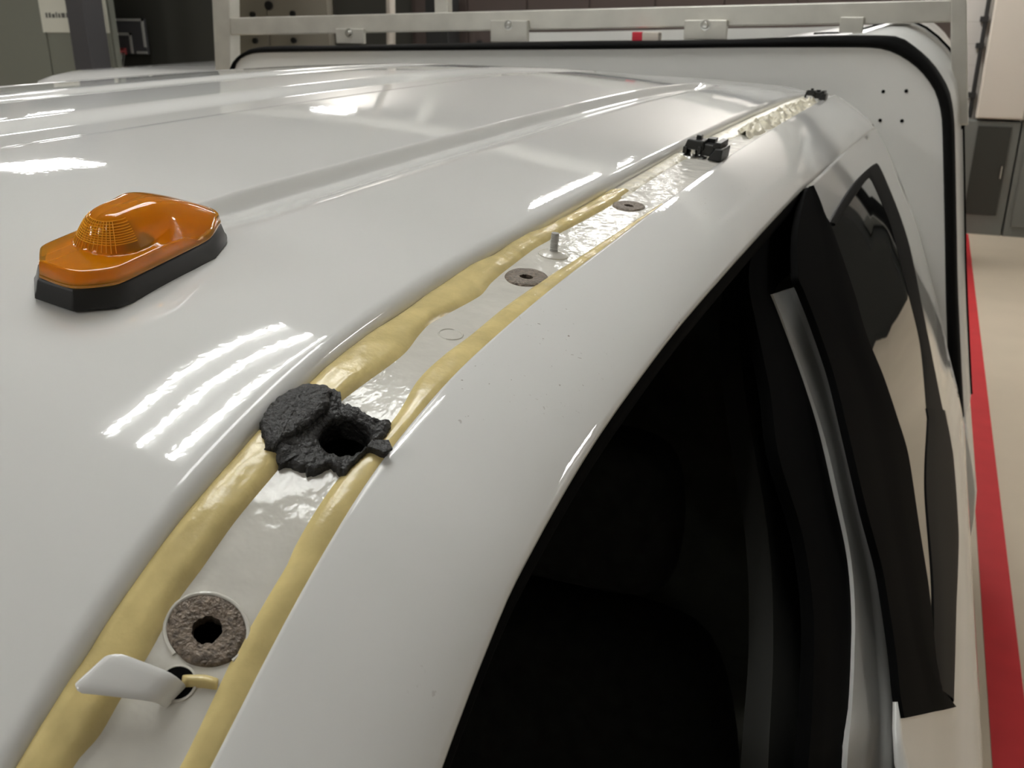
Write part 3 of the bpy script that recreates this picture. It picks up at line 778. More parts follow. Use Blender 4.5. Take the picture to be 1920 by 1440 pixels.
# rusty weld rings
def rust_ring(X, Y, rx, ry, rh, label, seed):
    p, ax, ay, an = chan_frame(X, Y)
    N = 48
    rows = []
    random.seed(seed)
    for t, h in ((1.04, -0.0004), (1.0, 0.0007), (0.8, 0.0011), (0.6, 0.0012), (0.45, 0.0011), (0.0, 0.0006), (-0.02, -0.006)):
        row = []
        for k in range(N):
            a = 2 * math.pi * k / N
            w = 1 + 0.05 * noise.noise((math.cos(a) * 2.2 + seed, math.sin(a) * 2.2, 0))
            hole = rh * (1 + 0.22 * noise.noise((math.cos(a) * 3 + seed * 2, math.sin(a) * 3, 4)))
            cx = hole + (rx * w - hole) * t if t >= 0 else hole * 1.02
            cy = hole + (ry * w - hole) * t if t >= 0 else hole * 1.02
            row.append(p + ax * cx * math.cos(a) + ay * cy * math.sin(a) + an * (h + (0.0004 * noise.noise((cx * 900 * math.cos(a), cy * 900 * math.sin(a), seed)) if 0.2 < t < 1 else 0)))
        rows.append(row)
    o = MB().grid(rows, closed=True).build('weld_ring', M['rust'], truck, angle=70)
    o['label'] = label
    return o
rust_ring(-0.2128, 0.2252, 0.0145, 0.0125, 0.0052, 'rusty ring around a small hole beside the white tab', 1)
rust_ring(-0.2105, 0.5277, 0.0125, 0.0165, 0.0040, 'grey rusted ring just before the bare stud', 2)
rust_ring(-0.2122, 0.7555, 0.0125, 0.0180, 0.0040, 'rusted ring beyond the bare stud', 3)
# paint lip around the nearest ring
p, ax, ay, an = chan_frame(-0.2128, 0.2252)
MB().tube([p + ax * 0.0152 * math.cos(a) + ay * 0.0132 * math.sin(a) + an * 0.0003 for a in [math.radians(-15 + 7 * k) for k in range(40)]], 0.0008, 8).build('paint_lip', M['chan_old'], truck)

# torn black sealant around the big hole
p, ax, ay, an = chan_frame(-0.2104, 0.3182)
outer = resample([(x, y, 0) for x, y in D['patch'] + D['patch'][:1]], 193)[:192]
c0 = Vector((-0.2104, 0.3182, 0))
rows = []
for t, h in ((1.03, -0.0012), (1.0, 0.0016), (0.93, 0.0034), (0.75, 0.0042), (0.55, 0.0036), (0.35, 0.0030), (0.18, 0.0028), (0.06, 0.0022), (0.0, 0.0010), (-0.001, -0.004), (-0.0012, -0.010)):
    row = []
    for q in outer:
        d = q - c0
        a = math.atan2(d.y, d.x)
        rin = 0.0109 * (1 + 0.05 * noise.noise((math.cos(a) * 3, math.sin(a) * 3, 2)))
        R = max(d.length, rin * 1.12) * (1 + 0.07 * noise.noise((math.cos(a) * 14, math.sin(a) * 14, 3)))
        r = rin + (R - rin) * max(t, 0)
        x, y = c0.x + r * math.cos(a), c0.y + r * math.sin(a)
        hh = h + (0.0012 * noise.noise((x * 330, y * 330, 5)) + 0.0008 * noise.noise((x * 800, y * 800, 9)) if 0.05 < t < 1.01 else 0)
        if x < -0.223: hh += 0.0022 * smooth01((-0.223 - x) / 0.006) * (1 if t < 1.01 else 0)
        row.append(on_chan(x, y, hh))
    rows.append(row)
o = MB().grid(rows, closed=True).build('sealant_patch', M['tar'], truck, angle=80)
o['label'] = 'torn black sealant around the big hole'
# the cut flap lying over the left bead
fl = [(-0.2335, 0.2945), (-0.2400, 0.3005), (-0.2440, 0.3110), (-0.2432, 0.3240), (-0.2396, 0.3325), (-0.2340, 0.3362), (-0.2285, 0.3372), (-0.2262, 0.3320), (-0.2240, 0.3255), (-0.2246, 0.3180), (-0.2256, 0.3100), (-0.2280, 0.3010), (-0.2300, 0.2950)]
flr = resample([(x, y, 0) for x, y in fl + fl[:1]], 161)[:160]
cc = sum(flr, Vector((0, 0, 0))) / 160
flr = [cc + (q - cc) * (1 + 0.09 * noise.noise((q.x * 420, q.y * 420, 8))) for q in flr]
rows = []
for t, h in ((1.0, 0.0022), (1.0, 0.0062), (0.92, 0.0074), (0.7, 0.0078), (0.45, 0.0078), (0.2, 0.0077), (0.01, 0.0077)):
    row = []
    for q in flr:
        v = cc.lerp(q, t)
        j = 0.0005 * noise.noise((v.x * 260, v.y * 700, 3)) if t < 1 else 0.0003 * noise.noise((v.x * 500, v.y * 500, 7))
        row.append(on_chan(v.x, v.y, h + j))
    rows.append(row)
o = MB().grid(rows, closed=True).build('sealant_flap', M['tar'], truck, angle=60)
o['label'] = 'thick cut slab of black sealant over the yellow bead'
# small shred sticking out to the rail
a0 = [on_chan(-0.1985, 0.3165, 0.003), on_chan(-0.1895, 0.3150, 0.0055), on_chan(-0.1875, 0.3185, 0.0058), on_chan(-0.1915, 0.3225, 0.005), on_chan(-0.1985, 0.3205, 0.003)]
MB().prism(a0, (0, 0, 0.0012)).build('sealant_shred', M['tar'], truck, bevel=0.0003, smooth=False)

# embossed circle in the channel floor
p, ax, ay, an = chan_frame(D['ring'][0], D['ring'][1])
MB().tube([p + ax * 0.0062 * math.cos(a) + ay * 0.0062 * math.sin(a) for a in [2 * math.pi * k / 32 for k in range(33)]], 0.0005, 6, caps=False).build('embossed_ring', M['chan_old'], truck)

# bare threaded stud on its washer
p, ax, ay, an = chan_frame(-0.2136, 0.583)
st = MB().lathe(p, [(0.0102, -0.0005), (0.0100, 0.0008), (0.0085, 0.0018), (0.0050, 0.0026), (0.0030, 0.0030), (0.0, 0.0031)], 32, axis=an).build('stud', M['chan_old'], truck)
pr = [(0.0027, 0.0028)]
for k in range(9):
    pr += [(0.0028, 0.0035 + k * 0.0012), (0.00245, 0.0041 + k * 0.0012)]
pr += [(0.0025, 0.0150), (0.0, 0.0151)]
MB().lathe(p, pr, 20, axis=(an * 2 + Vector((0, 0, 1))).normalized()).build('threaded_shank', M['zinc'], st)

# black plastic moulding clips
def clip(X, Y, s, label, washer=True):
    p, ax, ay, an = chan_frame(X, Y)
    root = empty('moulding_clip', p, truck)
    def P3(a, b2, c): return p + ax * a * s + ay * b2 * s + an * c * s
    def blk(name, a0, a1, b0, b1, c0, c1, m, bev=0.0012, par=root, taper=0.0):
        vs = [P3(a + (taper if c == c1 and a == a0 else 0), b2, c) for c in (c0, c1) for b2 in (b0, b1) for a in (a0, a1)]
        return MB().add(vs, [(0, 2, 3, 1), (4, 5, 7, 6), (0, 1, 5, 4), (2, 6, 7, 3), (0, 4, 6, 2), (1, 3, 7, 5)]).build(name, m, par, smooth=False, bevel=bev * s)
    if washer:
        MB().lathe(P3(-0.010, -0.006, 0), [(0.0150 * s, 0), (0.0145 * s, 0.0015 * s), (0.007 * s, 0.003 * s), (0.0052 * s, 0.0032 * s), (0.0052 * s, 0.012 * s), (0, 0.012 * s)], 28, axis=an).build('metal_base', M['metal'], root)
    blk('left_jaw', -0.019, 0.001, -0.014, 0.010, 0.0075, 0.0175, M['plastic'], taper=0.003)
    blk('prong', -0.019, -0.015, -0.016, -0.006, 0.003, 0.010, M['plastic'], 0.0006)
    blk('prong', -0.004, -0.001, -0.016, -0.008, 0.004, 0.012, M['plastic'], 0.0006)
    blk('prong', -0.010, -0.005, -0.002, 0.008, 0.0165, 0.021, M['plastic'], 0.0006)
    blk('bridge', -0.003, 0.012, -0.010, 0.018, 0.003, 0.0145, M['plastic'])
    blk('latch', 0.000, 0.008, 0.006, 0.022, 0.0135, 0.0185, M['plastic'], 0.0006)
    blk('right_jaw', 0.008, 0.022, -0.022, 0.020, 0.001, 0.013, M['plastic'], taper=0.006)
    blk('right_cap', 0.009, 0.018, -0.014, 0.026, 0.012, 0.018, M['plastic'], 0.0006, taper=0.003)
    root['label'] = label
    return root
clip(-0.2135, 1.045, 1.05, 'black plastic clip on a metal stud, midway along the channel')
clip(-0.206, 2.045, 1.0, 'black plastic clip at the far end of the channel', washer=False)

# white folded tab near the camera
tp = [Vector((q[0], q[1], H + q[2])) for q in D['tabplate']]
foot = [Vector((q[0], q[1], H + q[2])) for q in D['tabfoot']]
p, ax, ay, an = chan_frame(-0.219, 0.199)
A0, A1, B1, B0 = tp                                     # left front, left back, right back, right front
rows = []
for t, dz in ((0.0, -0.0012), (0.03, -0.0004), (0.08, 0.0), (0.16, 0.0), (0.3, 0.0003), (0.6, 0.0003), (0.85, 0.0001), (0.97, -0.0002), (1.05, -0.0012), (1.12, -0.0035), (1.16, -0.0065), (1.22, -0.0090), (1.36, -0.0102), (1.6, -0.0104)):
    row = []
    for k in range(9):
        s = k / 8
        rc = 0.5 - 0.16 * (1 - min(1, t / 0.16)) ** 2
        s = 0.5 + (s - 0.5) * 2 * rc
        a, b2 = A0.lerp(A1, s), B0.lerp(B1, s)
        q = a + (b2 - a) * t
        edge = (abs(2 * s - 1)) ** 6
        row.append(q + an * (dz - 0.0007 * edge * (1 if t < 1 else 0.2)))
    rows.append(row)
o = MB().grid(rows).build('folded_tab', M['paint'], truck, solid=0.0026, bevel=0.0011, angle=70)
o['label'] = 'white folded metal tab bent over the bead'
# cream ridge below the nearest ring, with the slot under it
bead('sealant_ridge', [(-0.2127, 0.2105), (-0.2095, 0.2125), (-0.2060, 0.2145), (-0.2015, 0.2160)], [(-0.2105, 0.2068), (-0.2080, 0.2085), (-0.2045, 0.2105), (-0.2000, 0.2125)], 40, 0.0030, M['bead'], power=2.2, label='short pale sealant ridge below the nearest rusty ring')
p, ax, ay, an = chan_frame(-0.2125, 0.2075)
MB().lathe(p, [(0.0066, -0.0003), (0.0066, 0.0006), (0.0058, 0.0007), (0.0056, -0.0004)], 28, axis=an).build('slot_rim', M['chan_old'], truck)
MB().lathe(p, [(0.0056, 0.0004), (0.0, 0.00035)], 28, axis=an).build('slot', M['hole'], truck)

# side rail outside the channel
za = spl([(-0.05, -0.47), (0.10, -0.345), (0.2393, -0.2513), (0.2568, -0.2400), (0.2783, -0.2275), (0.3082, -0.2135), (0.3934, -0.1950), (0.486, -0.1868), (0.591, -0.1830), (0.8588, -0.1848), (1.162, -0.1906), (1.4247, -0.2018), (1.7598, -0.2105), (2.1239, -0.2240), (2.25, -0.2365), (2.31, -0.2480)])
rows = []
ysr = []
y = -0.04
while y < 2.29:
    ysr.append(y)
    y += 0.010 if y < 0.6 else 0.02
ysr += [2.29, 2.305, 2.318, 2.328, 2.334, 2.337]
T0, TH = math.radians(50), math.radians(79)
for Y in ysr:
    e = max(0, (Y - 2.285) / 0.052)
    dend = 0.05 * (1 - math.sqrt(max(0, 1 - e ** 2)))
    Yc = min(Y, 2.29)
    x0, z0 = XR - 0.0008, zR(Yc)
    x1, z1 = Xa(Yc), za(Yc)
    zt = z0 + 0.0022
    row = [(x0, Y, H + z0 - 0.0025 - dend), (x0 + 0.0002, Y, H + z0 + 0.0008 - dend), (x0 + 0.0012, Y, H + z0 + 0.0019 - dend)]
    for k in range(19):
        th = T0 + (TH - T0) * k / 18
        X = x0 + 0.0026 + (x1 - x0 - 0.0026) * (math.sin(th) - math.sin(T0)) / (math.sin(TH) - math.sin(T0))
        z = zt - 0.0006 - (zt - 0.0006 - z1) * (math.cos(T0) - math.cos(th)) / (math.cos(T0) - math.cos(TH))
        row.append((X - (0.012 * e * e), Y, H + z - dend))
    row += [(x1 - 0.0004, Y, H + z1 - 0.003 - dend), (x1 - 0.003, Y, H + z1 - 0.0045 - dend), (x1 - 0.016, Y, H + z1 - 0.012 - dend), (x1 - 0.030, Y, H + z1 - 0.03 - dend)]
    rows.append(row)
o = MB().grid(rows).build('side_rail', M['paint_rail'], truck, angle=75)
o['label'] = 'smooth white outer roof rail'

# door opening seal
pts = [(Xa(Y) - 0.013, Y, H + za(Y) - 0.014) for Y in [-0.03 + 0.02 * k for k in range(62)]]
o = MB().tube(pts, 0.0115, 12).build('door_seal', M['rubber'], truck)
pts = [(Xa(Y) - 0.036, Y, H + za(Y) - 0.022) for Y in [-0.03 + 0.02 * k for k in range(60)]]
MB().tube(pts, 0.016, 12).build('pillar_lining', M['trim'], truck)

# strips laid on the door surface
def strip(name, A, B, n, m, parent, off=0.0, edge=0.0, thick=0.004, cols=9, relief=None):
    """surface between two (x, y, z) curves, pushed outward by off, edges rolled down"""
    A = resample([(a[0], a[1], a[2] + H) for a in A], n)
    B = resample([(b2[0], b2[1], b2[2] + H) for b2 in B], n)
    rows = []
    for i in range(n):
        row = []
        for j in range(-1, cols + 1):
            s = min(1, max(0, j / (cols - 1)))
            q = A[i].lerp(B[i], s)
            nrm = Vector((1, 0, 0.42)).normalized()
            k = (1 - abs(2 * s - 1) ** 4)
            h = off + edge * k
            if relief: h += relief(s)
            if j in (-1, cols): h = off - thick
            row.append(q + nrm * h)
        rows.append(row)
    return MB().grid(rows).build(name, m, parent, angle=60)

# rear door skin from its front edge to the rear gap, top gap to sill
door = empty('rear_door', (0.1, 1.6, H - 0.8), truck)
topc = resample([(y, z - 0.0035, 0) for x, y, z in D['gap'][:6]], 40)
F = resample([(y, z, 0) for x, y, z in D['door_f']] + [(0.66, -0.62, 0), (0.655, -0.75, 0), (0.65, -1.0, 0), (0.65, -1.62, 0)], 60)
G = resample([(y - 0.004, z, 0) for x, y, z in D['gap'][5:]][:9] + [(2.20, -0.84, 0), (2.14, -0.95, 0), (2.12, -1.25, 0), (2.12, -1.62, 0)], 60)
t0, t1 = topc[0].copy(), topc[-1].copy()
rows = []
for i in range(60):
    row = []
    w = 1 - i / 59
    for j in range(40):
        s = j / 39
        base = F[i].lerp(G[i], s) + (topc[j] - t0.lerp(t1, s)) * w
        row.append(on_door(base.x, base.y, 0.0))
    rows.append(row)
MB().grid(rows).build('door_panel', M['paint'], door, angle=80, solid=0.004)
# black strip standing in for the shade in the gap behind the door edges
g1 = [(x - 0.012, y, z) for x, y, z in D['gap'][:6]]
gp = [Vector((x - 0.02, y + 0.0, z + H)) for x, y, z in D['gap'][5:]]
MB().tube([Vector((x - 0.014, y + 0.004, z + H)) for x, y, z in D['gap']], 0.0085, 8).build('gap_shade_strip', M['rubber'], truck)

gl = strip('window_glass', D['glass_l'], D['glass_r'], 90, M['glass'], door, off=0.0035, thick=0.003, cols=14)
strip('window_seal', D['winseal_out'], D['winseal_in'], 60, M['rubber2'], door, off=0.004, edge=0.002, thick=0.006)
def ahead(c):
    return [[c[0][0] - 0.004, c[0][1] + 0.012, c[0][2] + 0.010]] + c
strip('belt_moulding', ahead(D['belt_in']), ahead(D['belt_out']), 40, M['rubber2'], door, off=0.005, edge=0.004, thick=0.008)
strip('pillar_trim', [(x, y - 0.012, z) for x, y, z in D['pil_l']], D['pil_r'], 80, M['rubber'], door, off=0.005, edge=0.002, thick=0.007, relief=lambda s: 0.0025 * smooth01((s - .5) / .06))

# B pillar seen through the open front door
def down(c):
    x, y, z = c[-1]
    return c + [[x + 0.012, y - 0.02, z - 0.12], [x + 0.03, y - 0.03, z - 0.45], [x + 0.03, y - 0.03, -1.60]]
bp_ = empty('door_pillar', (0, 0.95, H - 0.4), truck)
strip('painted_strip', down(D['stripe_l']), down(D['stripe_r']), 110, M['pillar'], bp_, off=0.0, thick=0.02, relief=lambda s: 0.005 * smooth01((s - .62) / .1) * (1 - smooth01((s - .86) / .1)), cols=25)
strip('pillar_seal', down(D['seal_l']), down(D['seal_r']), 120, M['rubber'], bp_, off=0.0, edge=0.003, thick=0.01, relief=lambda s: 0.002 * (1 - abs(2 * min(1, max(0, (s - .45) / .4)) - 1) ** 3) if s < .86 else 0.0)
strip('inner_trim', down(D['itrim_l']), down(D['itrim_r']), 90, M['trim'], bp_, off=0.0, edge=0.004, thick=0.02)

# bed side and cab corner behind the door
cs = [(-0.237, -0.095), (-0.27, -0.078), (-0.36, -0.029), (-0.47, 0.0205), (-0.567, 0.059), (-0.68, 0.101), (-0.74, 0.124), (-0.80, 0.151), (-0.87, 0.176), (-1.0, 0.186), (-1.62, 0.17)]
gy = spl([(-1.62, 2.13), (-0.95, 2.15), (-0.85, 2.20), (-0.78, 2.29), (-0.684, 2.36), (-0.567, 2.375), (-0.465, 2.37), (-0.36, 2.32), (-0.30, 2.318), (-0.247, 2.285), (-0.237, 2.25)])
rows = []
for z, x in cs:
    Y0 = gy(z) + 0.008
    rows.append([(x, Y0, H + z), (x + 0.0015, Y0 + 0.004, H + z), (x, Y0 + 0.014, H + z), (x - 0.006, Y0 + 0.022, H + z), (x - 0.03, Y0 + 0.026, H + z), (x - 0.10, Y0 + 0.028, H + z)])
MB().grid(rows).build('cab_corner', M['paint'], truck, angle=80)
bs = [(-0.955, 0.10), (-0.945, 0.16), (-0.950, 0.190), (-0.965, 0.202), (-1.0, 0.214), (-1.06, 0.233), (-1.14, 0.254), (-1.22, 0.262), (-1.4, 0.262), (-1.68, 0.25)]
rows = [[(x - dx, Y, H + z) for (z, x) in bs] for Y, dx in ((2.44, 0.08), (2.442, 0.02), (2.45, 0.004), (2.47, 0.0), (3.4, 0.0), (4.5, 0.0))]
MB().grid(rows).build('bed_side', M['paint'], truck, angle=50)
rows = [[(2 * XC - x + dx, Y, H + z) for (z, x) in bs] for Y, dx in ((2.44, 0.08), (2.442, 0.02), (2.45, 0.004), (2.47, 0.0), (3.4, 0.0), (4.5, 0.0))]
MB().grid(rows).build('bed_side', M['paint'], truck, angle=50)

# cab interior
lin = empty('cab_interior', (XC, 1.2, H - 1.0), truck)
rows = [[(X, Y, H + zR(Y) - 0.028 + (0.03 if -1.3 < X < -0.3 else 0)) for X in (-1.43, -1.3, -0.9, -0.5, -0.3, -0.155)] for Y in [0.0 + 0.1 * k for k in range(24)]]
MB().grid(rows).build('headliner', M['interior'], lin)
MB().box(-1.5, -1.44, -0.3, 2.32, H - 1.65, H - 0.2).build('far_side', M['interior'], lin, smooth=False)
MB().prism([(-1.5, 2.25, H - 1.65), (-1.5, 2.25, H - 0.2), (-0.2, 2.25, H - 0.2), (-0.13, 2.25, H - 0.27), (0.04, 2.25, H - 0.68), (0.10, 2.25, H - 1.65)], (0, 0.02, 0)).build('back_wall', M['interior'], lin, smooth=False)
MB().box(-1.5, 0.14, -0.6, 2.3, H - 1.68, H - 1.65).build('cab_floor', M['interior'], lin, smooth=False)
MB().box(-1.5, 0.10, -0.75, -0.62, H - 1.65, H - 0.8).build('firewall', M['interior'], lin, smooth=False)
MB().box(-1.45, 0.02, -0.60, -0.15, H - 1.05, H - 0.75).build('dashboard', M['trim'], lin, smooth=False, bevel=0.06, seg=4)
wr = [[(X, -0.04, H + roof_z(X, -0.04) - 0.01) for X in (-1.36, -1.1, -0.82, -0.54, -0.28)], [(-1.42, -0.7, H - 0.80), (-1.1, -0.78, H - 0.80), (-0.82, -0.8, H - 0.80), (-0.54, -0.78, H - 0.80), (-0.20, -0.7, H - 0.80)]]
MB().grid(wr).build('windshield', M['glass'], truck, solid=0.005)
seat = empty('front_seat', (-0.30, 0.85, H - 1.6), truck)
def cushion(name, rows_def, m, parent, sub=2):
    mb = MB()
    rows = []
    for (cx, cy, cz, wx, wy) in rows_def:
        rows.append([(cx + wx * math.cos(a) * (abs(math.cos(a)) ** -0.45 if abs(math.cos(a)) > 1e-3 else 1), cy + wy * math.sin(a) * (abs(math.sin(a)) ** -0.45 if abs(math.sin(a)) > 1e-3 else 1), cz) for a in [2 * math.pi * k / 20 for k in range(20)]])
    mb.grid(rows, closed=True)
    mb.f.append(tuple(range(20)))
    nn = (len(rows) - 1) * 20
    mb.f.append(tuple(nn + k for k in range(20)))
    return mb.build(name, m, parent, sub=sub)
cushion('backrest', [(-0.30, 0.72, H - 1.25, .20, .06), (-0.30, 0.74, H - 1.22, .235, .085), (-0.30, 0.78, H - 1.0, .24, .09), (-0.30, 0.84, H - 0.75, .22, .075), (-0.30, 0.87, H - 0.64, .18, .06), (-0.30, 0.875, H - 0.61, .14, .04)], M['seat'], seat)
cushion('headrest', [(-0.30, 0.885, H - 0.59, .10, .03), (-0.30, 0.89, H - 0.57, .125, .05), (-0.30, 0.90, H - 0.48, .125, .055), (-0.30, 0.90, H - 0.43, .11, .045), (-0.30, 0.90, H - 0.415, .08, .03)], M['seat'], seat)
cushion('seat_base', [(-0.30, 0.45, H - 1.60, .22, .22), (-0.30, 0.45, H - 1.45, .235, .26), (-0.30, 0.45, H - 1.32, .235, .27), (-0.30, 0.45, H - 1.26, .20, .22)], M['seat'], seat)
# pale belt buckle label on the far pillar
o = MB().box(-0.335, -0.318, 1.275, 1.28, H - 0.64, H - 0.615).build('belt_anchor', M['palecol'], truck, smooth=False, bevel=0.002)

# wheels under the body
for (wx, wy) in ((0.02, 3.55), (2 * XC - 0.22, 3.55)):
    w = MB().lathe((wx, wy, 0.40), [(0.0, 0.05), (0.24, 0.05), (0.25, 0.0), (0.37, 0.0), (0.395, 0.03), (0.40, 0.06), (0.40, 0.16), (0.395, 0.19), (0.37, 0.22), (0.25, 0.22), (0.23, 0.17), (0.0, 0.17)], 40, axis=(1, 0, 0)).build('wheel', M['rubber'], truck)

# amber roof marker light ------------------------------------------------
LX, LY = -0.3665, 0.3735
lz = roof_z(LX, LY)
sl = (roof_z(LX, LY + 0.04) - roof_z(LX, LY - 0.04)) / 0.08
sx = (roof_z(LX + 0.02, LY) - roof_z(LX - 0.02, LY)) / 0.04
NV = Vector((-sx, -sl, 1)).normalized()
TV = (Vector((0, 1, 0)) - NV * NV.y).normalized()
SV = TV.cross(NV).normalized()
LO = Vector((LX, LY, H + lz)) - NV * 0.0008
marker = empty('marker_light', LO, truck)
marker['label'] = 'amber roof marker light on a black base'
def lp(s, u, w): return LO + SV * s + TV * u + NV * w
def outline(hw, u0, u1, ch, rw, nr=3):
    """octagon like footprint: full width hw, front u0 chamfered by ch, rear narrowed to rw"""
    return [(-hw * .42, u0), (hw * .42, u0), (hw * .93, u0 + ch), (hw, u0 + ch * 1.6), (hw, 0.012), (hw * .96, 0.030), (rw * 1.05, u1 - 0.006), (rw * .8, u1), (-rw * .8, u1), (-rw * 1.05, u1 - 0.006), (-hw * .96, 0.030), (-hw, 0.012), (-hw, u0 + ch * 1.6), (-hw * .93, u0 + ch)]
base = MB()
rows = []
for g, w in ((0.0012, 0.0), (0.0010, 0.0018), (0.0002, 0.0035), (-0.0010, 0.0085), (-0.0022, 0.0100), (-0.0038, 0.0102)):
    rows.append([lp(a, b2, w) for a, b2 in outline(0.0265 + g, -0.0535 - g, 0.0545 + g, 0.013, 0.0165 + g)])
base.grid(rows, closed=True)
base.f.append(tuple(5 * 14 + k for k in range(14)))
base.build('base', M['base_rubber'], marker, bevel=0.0006, angle=30)

# lens: rim band, front step and dome as one moulded shell
RIMO = resample([(a, b2, 0) for a, b2 in outline(0.0238, -0.0510, 0.0525, 0.0125, 0.0150) + outline(0.0238, -0.0510, 0.0525, 0.0125, 0.0150)[:1]], 113)[:112]
def rim_w(u):
    if u < -0.0385: return 0.0105 + (0.0238 - 0.0105) * min(1, max(0, (u + 0.0510) / 0.0125))
    if u < 0.012: return 0.0238
    return 0.0238 - (0.0238 - 0.0150) * min(1, (u - 0.012) / 0.0405) ** 1.1
STEP, TOP = 0.0182, 0.0345
def lens_h(s, u):
    """height of the lens over the base plane"""
    a = abs(s)
    rim = rim_w(u)
    # top line: plateau, then falling to the tail
    q = min(1, max(0, (u - 0.006) / 0.0465))
    top = TOP - 0.0185 * q ** 1.45
    top -= 0.0010 * max(0, (-0.004 - u) / 0.014) ** 2
    # inward distance from the dome footprint
    hw = 0.0188
    if u < -0.0125: inn = hw - math.hypot(a, (u + 0.0125))
    else: inn = hw - a
    t = min(1, max(0, inn / 0.0125))
    front = STEP + (top - STEP) * (1 - (1 - t) ** 1.9)
    if inn <= 0: front = STEP
    # smooth flank behind
    t2 = min(1, max(0, (rim - a) / (rim * .62)))
    flank = 0.0128 + (top - 0.0128) * math.sin(t2 * math.pi / 2) ** 0.9
    k = smooth01((u + 0.010) / 0.022)
    h = front * (1 - k) + flank * k
    return h + 0.0006 * max(0, 1 - (a / 0.012) ** 2)
rows = []
for w in (0.0100, 0.0112):
    rows.append([lp(q.x * 1.01, q.y * 1.008, w) for q in RIMO])
spine = [Vector((0, min(0.030, max(-0.022, q.y)), 0)) for q in RIMO]
edge_h = []
for q, sp in zip(RIMO, spine):
    v = q.lerp(sp, 0.07)
    edge_h.append(lens_h(v.x, v.y))
for f, w in ((0.0, 0.0116), (0.006, 0.35), (0.014, 0.75), (0.026, 0.93), (0.045, 0.985)):
    row = []
    for q, sp, eh in zip(RIMO, spine, edge_h):
        v = q.lerp(sp, f)
        row.append(lp(v.x, v.y, w if f == 0 else 0.0116 + (eh - 0.0116) * w))
    rows.append(row)
for i in range(44):
    f = 0.07 + 0.93 * i / 43
    row = []
    for q, sp in zip(RIMO, spine):
        v = q.lerp(sp, min(f, 0.998))
        row.append(lp(v.x, v.y, lens_h(v.x, v.y)))
    rows.append(row)
lens = MB().grid(rows, closed=True)
lens.f.append(tuple((len(rows) - 1) * 112 + k for k in range(112)))
lo = lens.build('lens', M['amber'], marker, angle=38)
lo['label'] = 'glossy amber lens with a ribbed front'
# flutes moulded in the lens front
rb = MB()
def dome_pt(a, frac):
    """point on the dome front in direction a from straight ahead, frac of the way from foot to top"""
    r0, r1 = 0.0, 0.0188
    t = 1 - (1 - frac) ** (1 / 1.9)
    r = 0.0188 - 0.0125 * t
    s, u = r * math.sin(a), -0.0125 - r * math.cos(a)
    if a > math.radians(90): s, u = r, -0.0125 + (a - math.radians(90)) * 0.0188
    return lp(s, u, lens_h(s, u) + 0.0001)
for k in range(10):
    fr = 0.30 + 0.60 * k / 9
    rb.tube([dome_pt(math.radians(-66 + 6.0 * j), fr) for j in range(26)], 0.00026, 5)
for k in range(17):
    a = math.radians(-66 + 7.0 * k)
    rb.tube([dome_pt(a, 0.05 + 0.85 * j / 9) for j in range(10)], 0.00024, 5)
rb.build('lens_ribs', M['amber_rib'], marker)
# reflector block and bulb inside the lens
MB().prism([lp(q.x * 0.9, q.y * 0.93, 0.0104) for q in RIMO[::4]], NV * 0.001).build('inner_plate', M['amber_inner'], marker, smooth=False)
MB().lathe(lp(0.004, -0.004, 0.0114), [(0.0075, 0.0), (0.0075, 0.004), (0.006, 0.005), (0.0, 0.005)], 20, axis=NV).build('bulb_socket', M['plastic'], marker)
MB().lathe(lp(0.0, -0.008, 0.0114), [(0.005, 0), (0.005, 0.006), (0.0062, 0.010), (0.005, 0.015), (0.0, 0.017)], 20, axis=NV).build('bulb', M['amber_inner'], marker)


# ------------------------------------------------------------------ white canopy box behind the cab
M['wht_shell'] = mat('canopy_side', (0.74, 0.74, 0.72, 1), rough=0.2)
canopy = empty('truck_canopy', (XC, 3.4, H - 0.95))
tag(canopy, 'white truck canopy with black edge trim standing behind the cab', 'truck canopy')
YC = 2.42
tin = [Vector((x, y, H + z)) for x, y, z in D['trim_in']]
tout = [Vector((x, y, H + z)) for x, y, z in D['trim_out']]
def w3(x, z): return Vector((x, YC, H + z))
tin = [p - (q - p).normalized() * 0.0015 for p, q in zip(tin, tout)] if len(tin) == len(tout) else [p + Vector((0, 0, -0.002 * (1 if p.z > H - 0.12 else 0))) for p in tin]
tin = [w3(-2.13, -0.93), w3(-2.04, -0.6), w3(-1.945, -0.30), w3(-1.905, -0.20)] + tin + [w3(0.155, -0.93)]
tout = [w3(-2.16, -0.93), w3(-2.07, -0.6), w3(-1.975, -0.30), w3(-1.93, -0.20)] + tout[:-1] + [w3(0.19, -0.93)]
A = resample(tin, 160)
B = resample(tout, 160)
mb = MB()
rows = []
for i in range(80):
    a, b2 = A[i], A[159 - i]
    rows.append([Vector((a.x + (b2.x - a.x) * k / 12, YC + 0.004, a.z + (b2.z - a.z) * k / 12)) for k in range(13)])
mb.grid(rows)
mb.build('front_panel', M['gcoat'], canopy, smooth=False)
rows = []
for a, b2 in zip(A, B):
    row = []
    for k in range(11):
        s = k / 10
        q = a.lerp(b2, s)
        row.append(q + Vector((0, 0.006 - 0.016 * (1 - abs(2 * s - 1) ** 3), 0)))
    row.append(b2 + (b2 - a).normalized() * 0.0015 + Vector((0, 0.02, 0)))
    row.append(b2 + (b2 - a).normalized() * 0.0015 + Vector((0, 0.055, 0)))
    rows.append(row)
MB().grid(rows).build('edge_trim', M['rubber2'], canopy, angle=70)
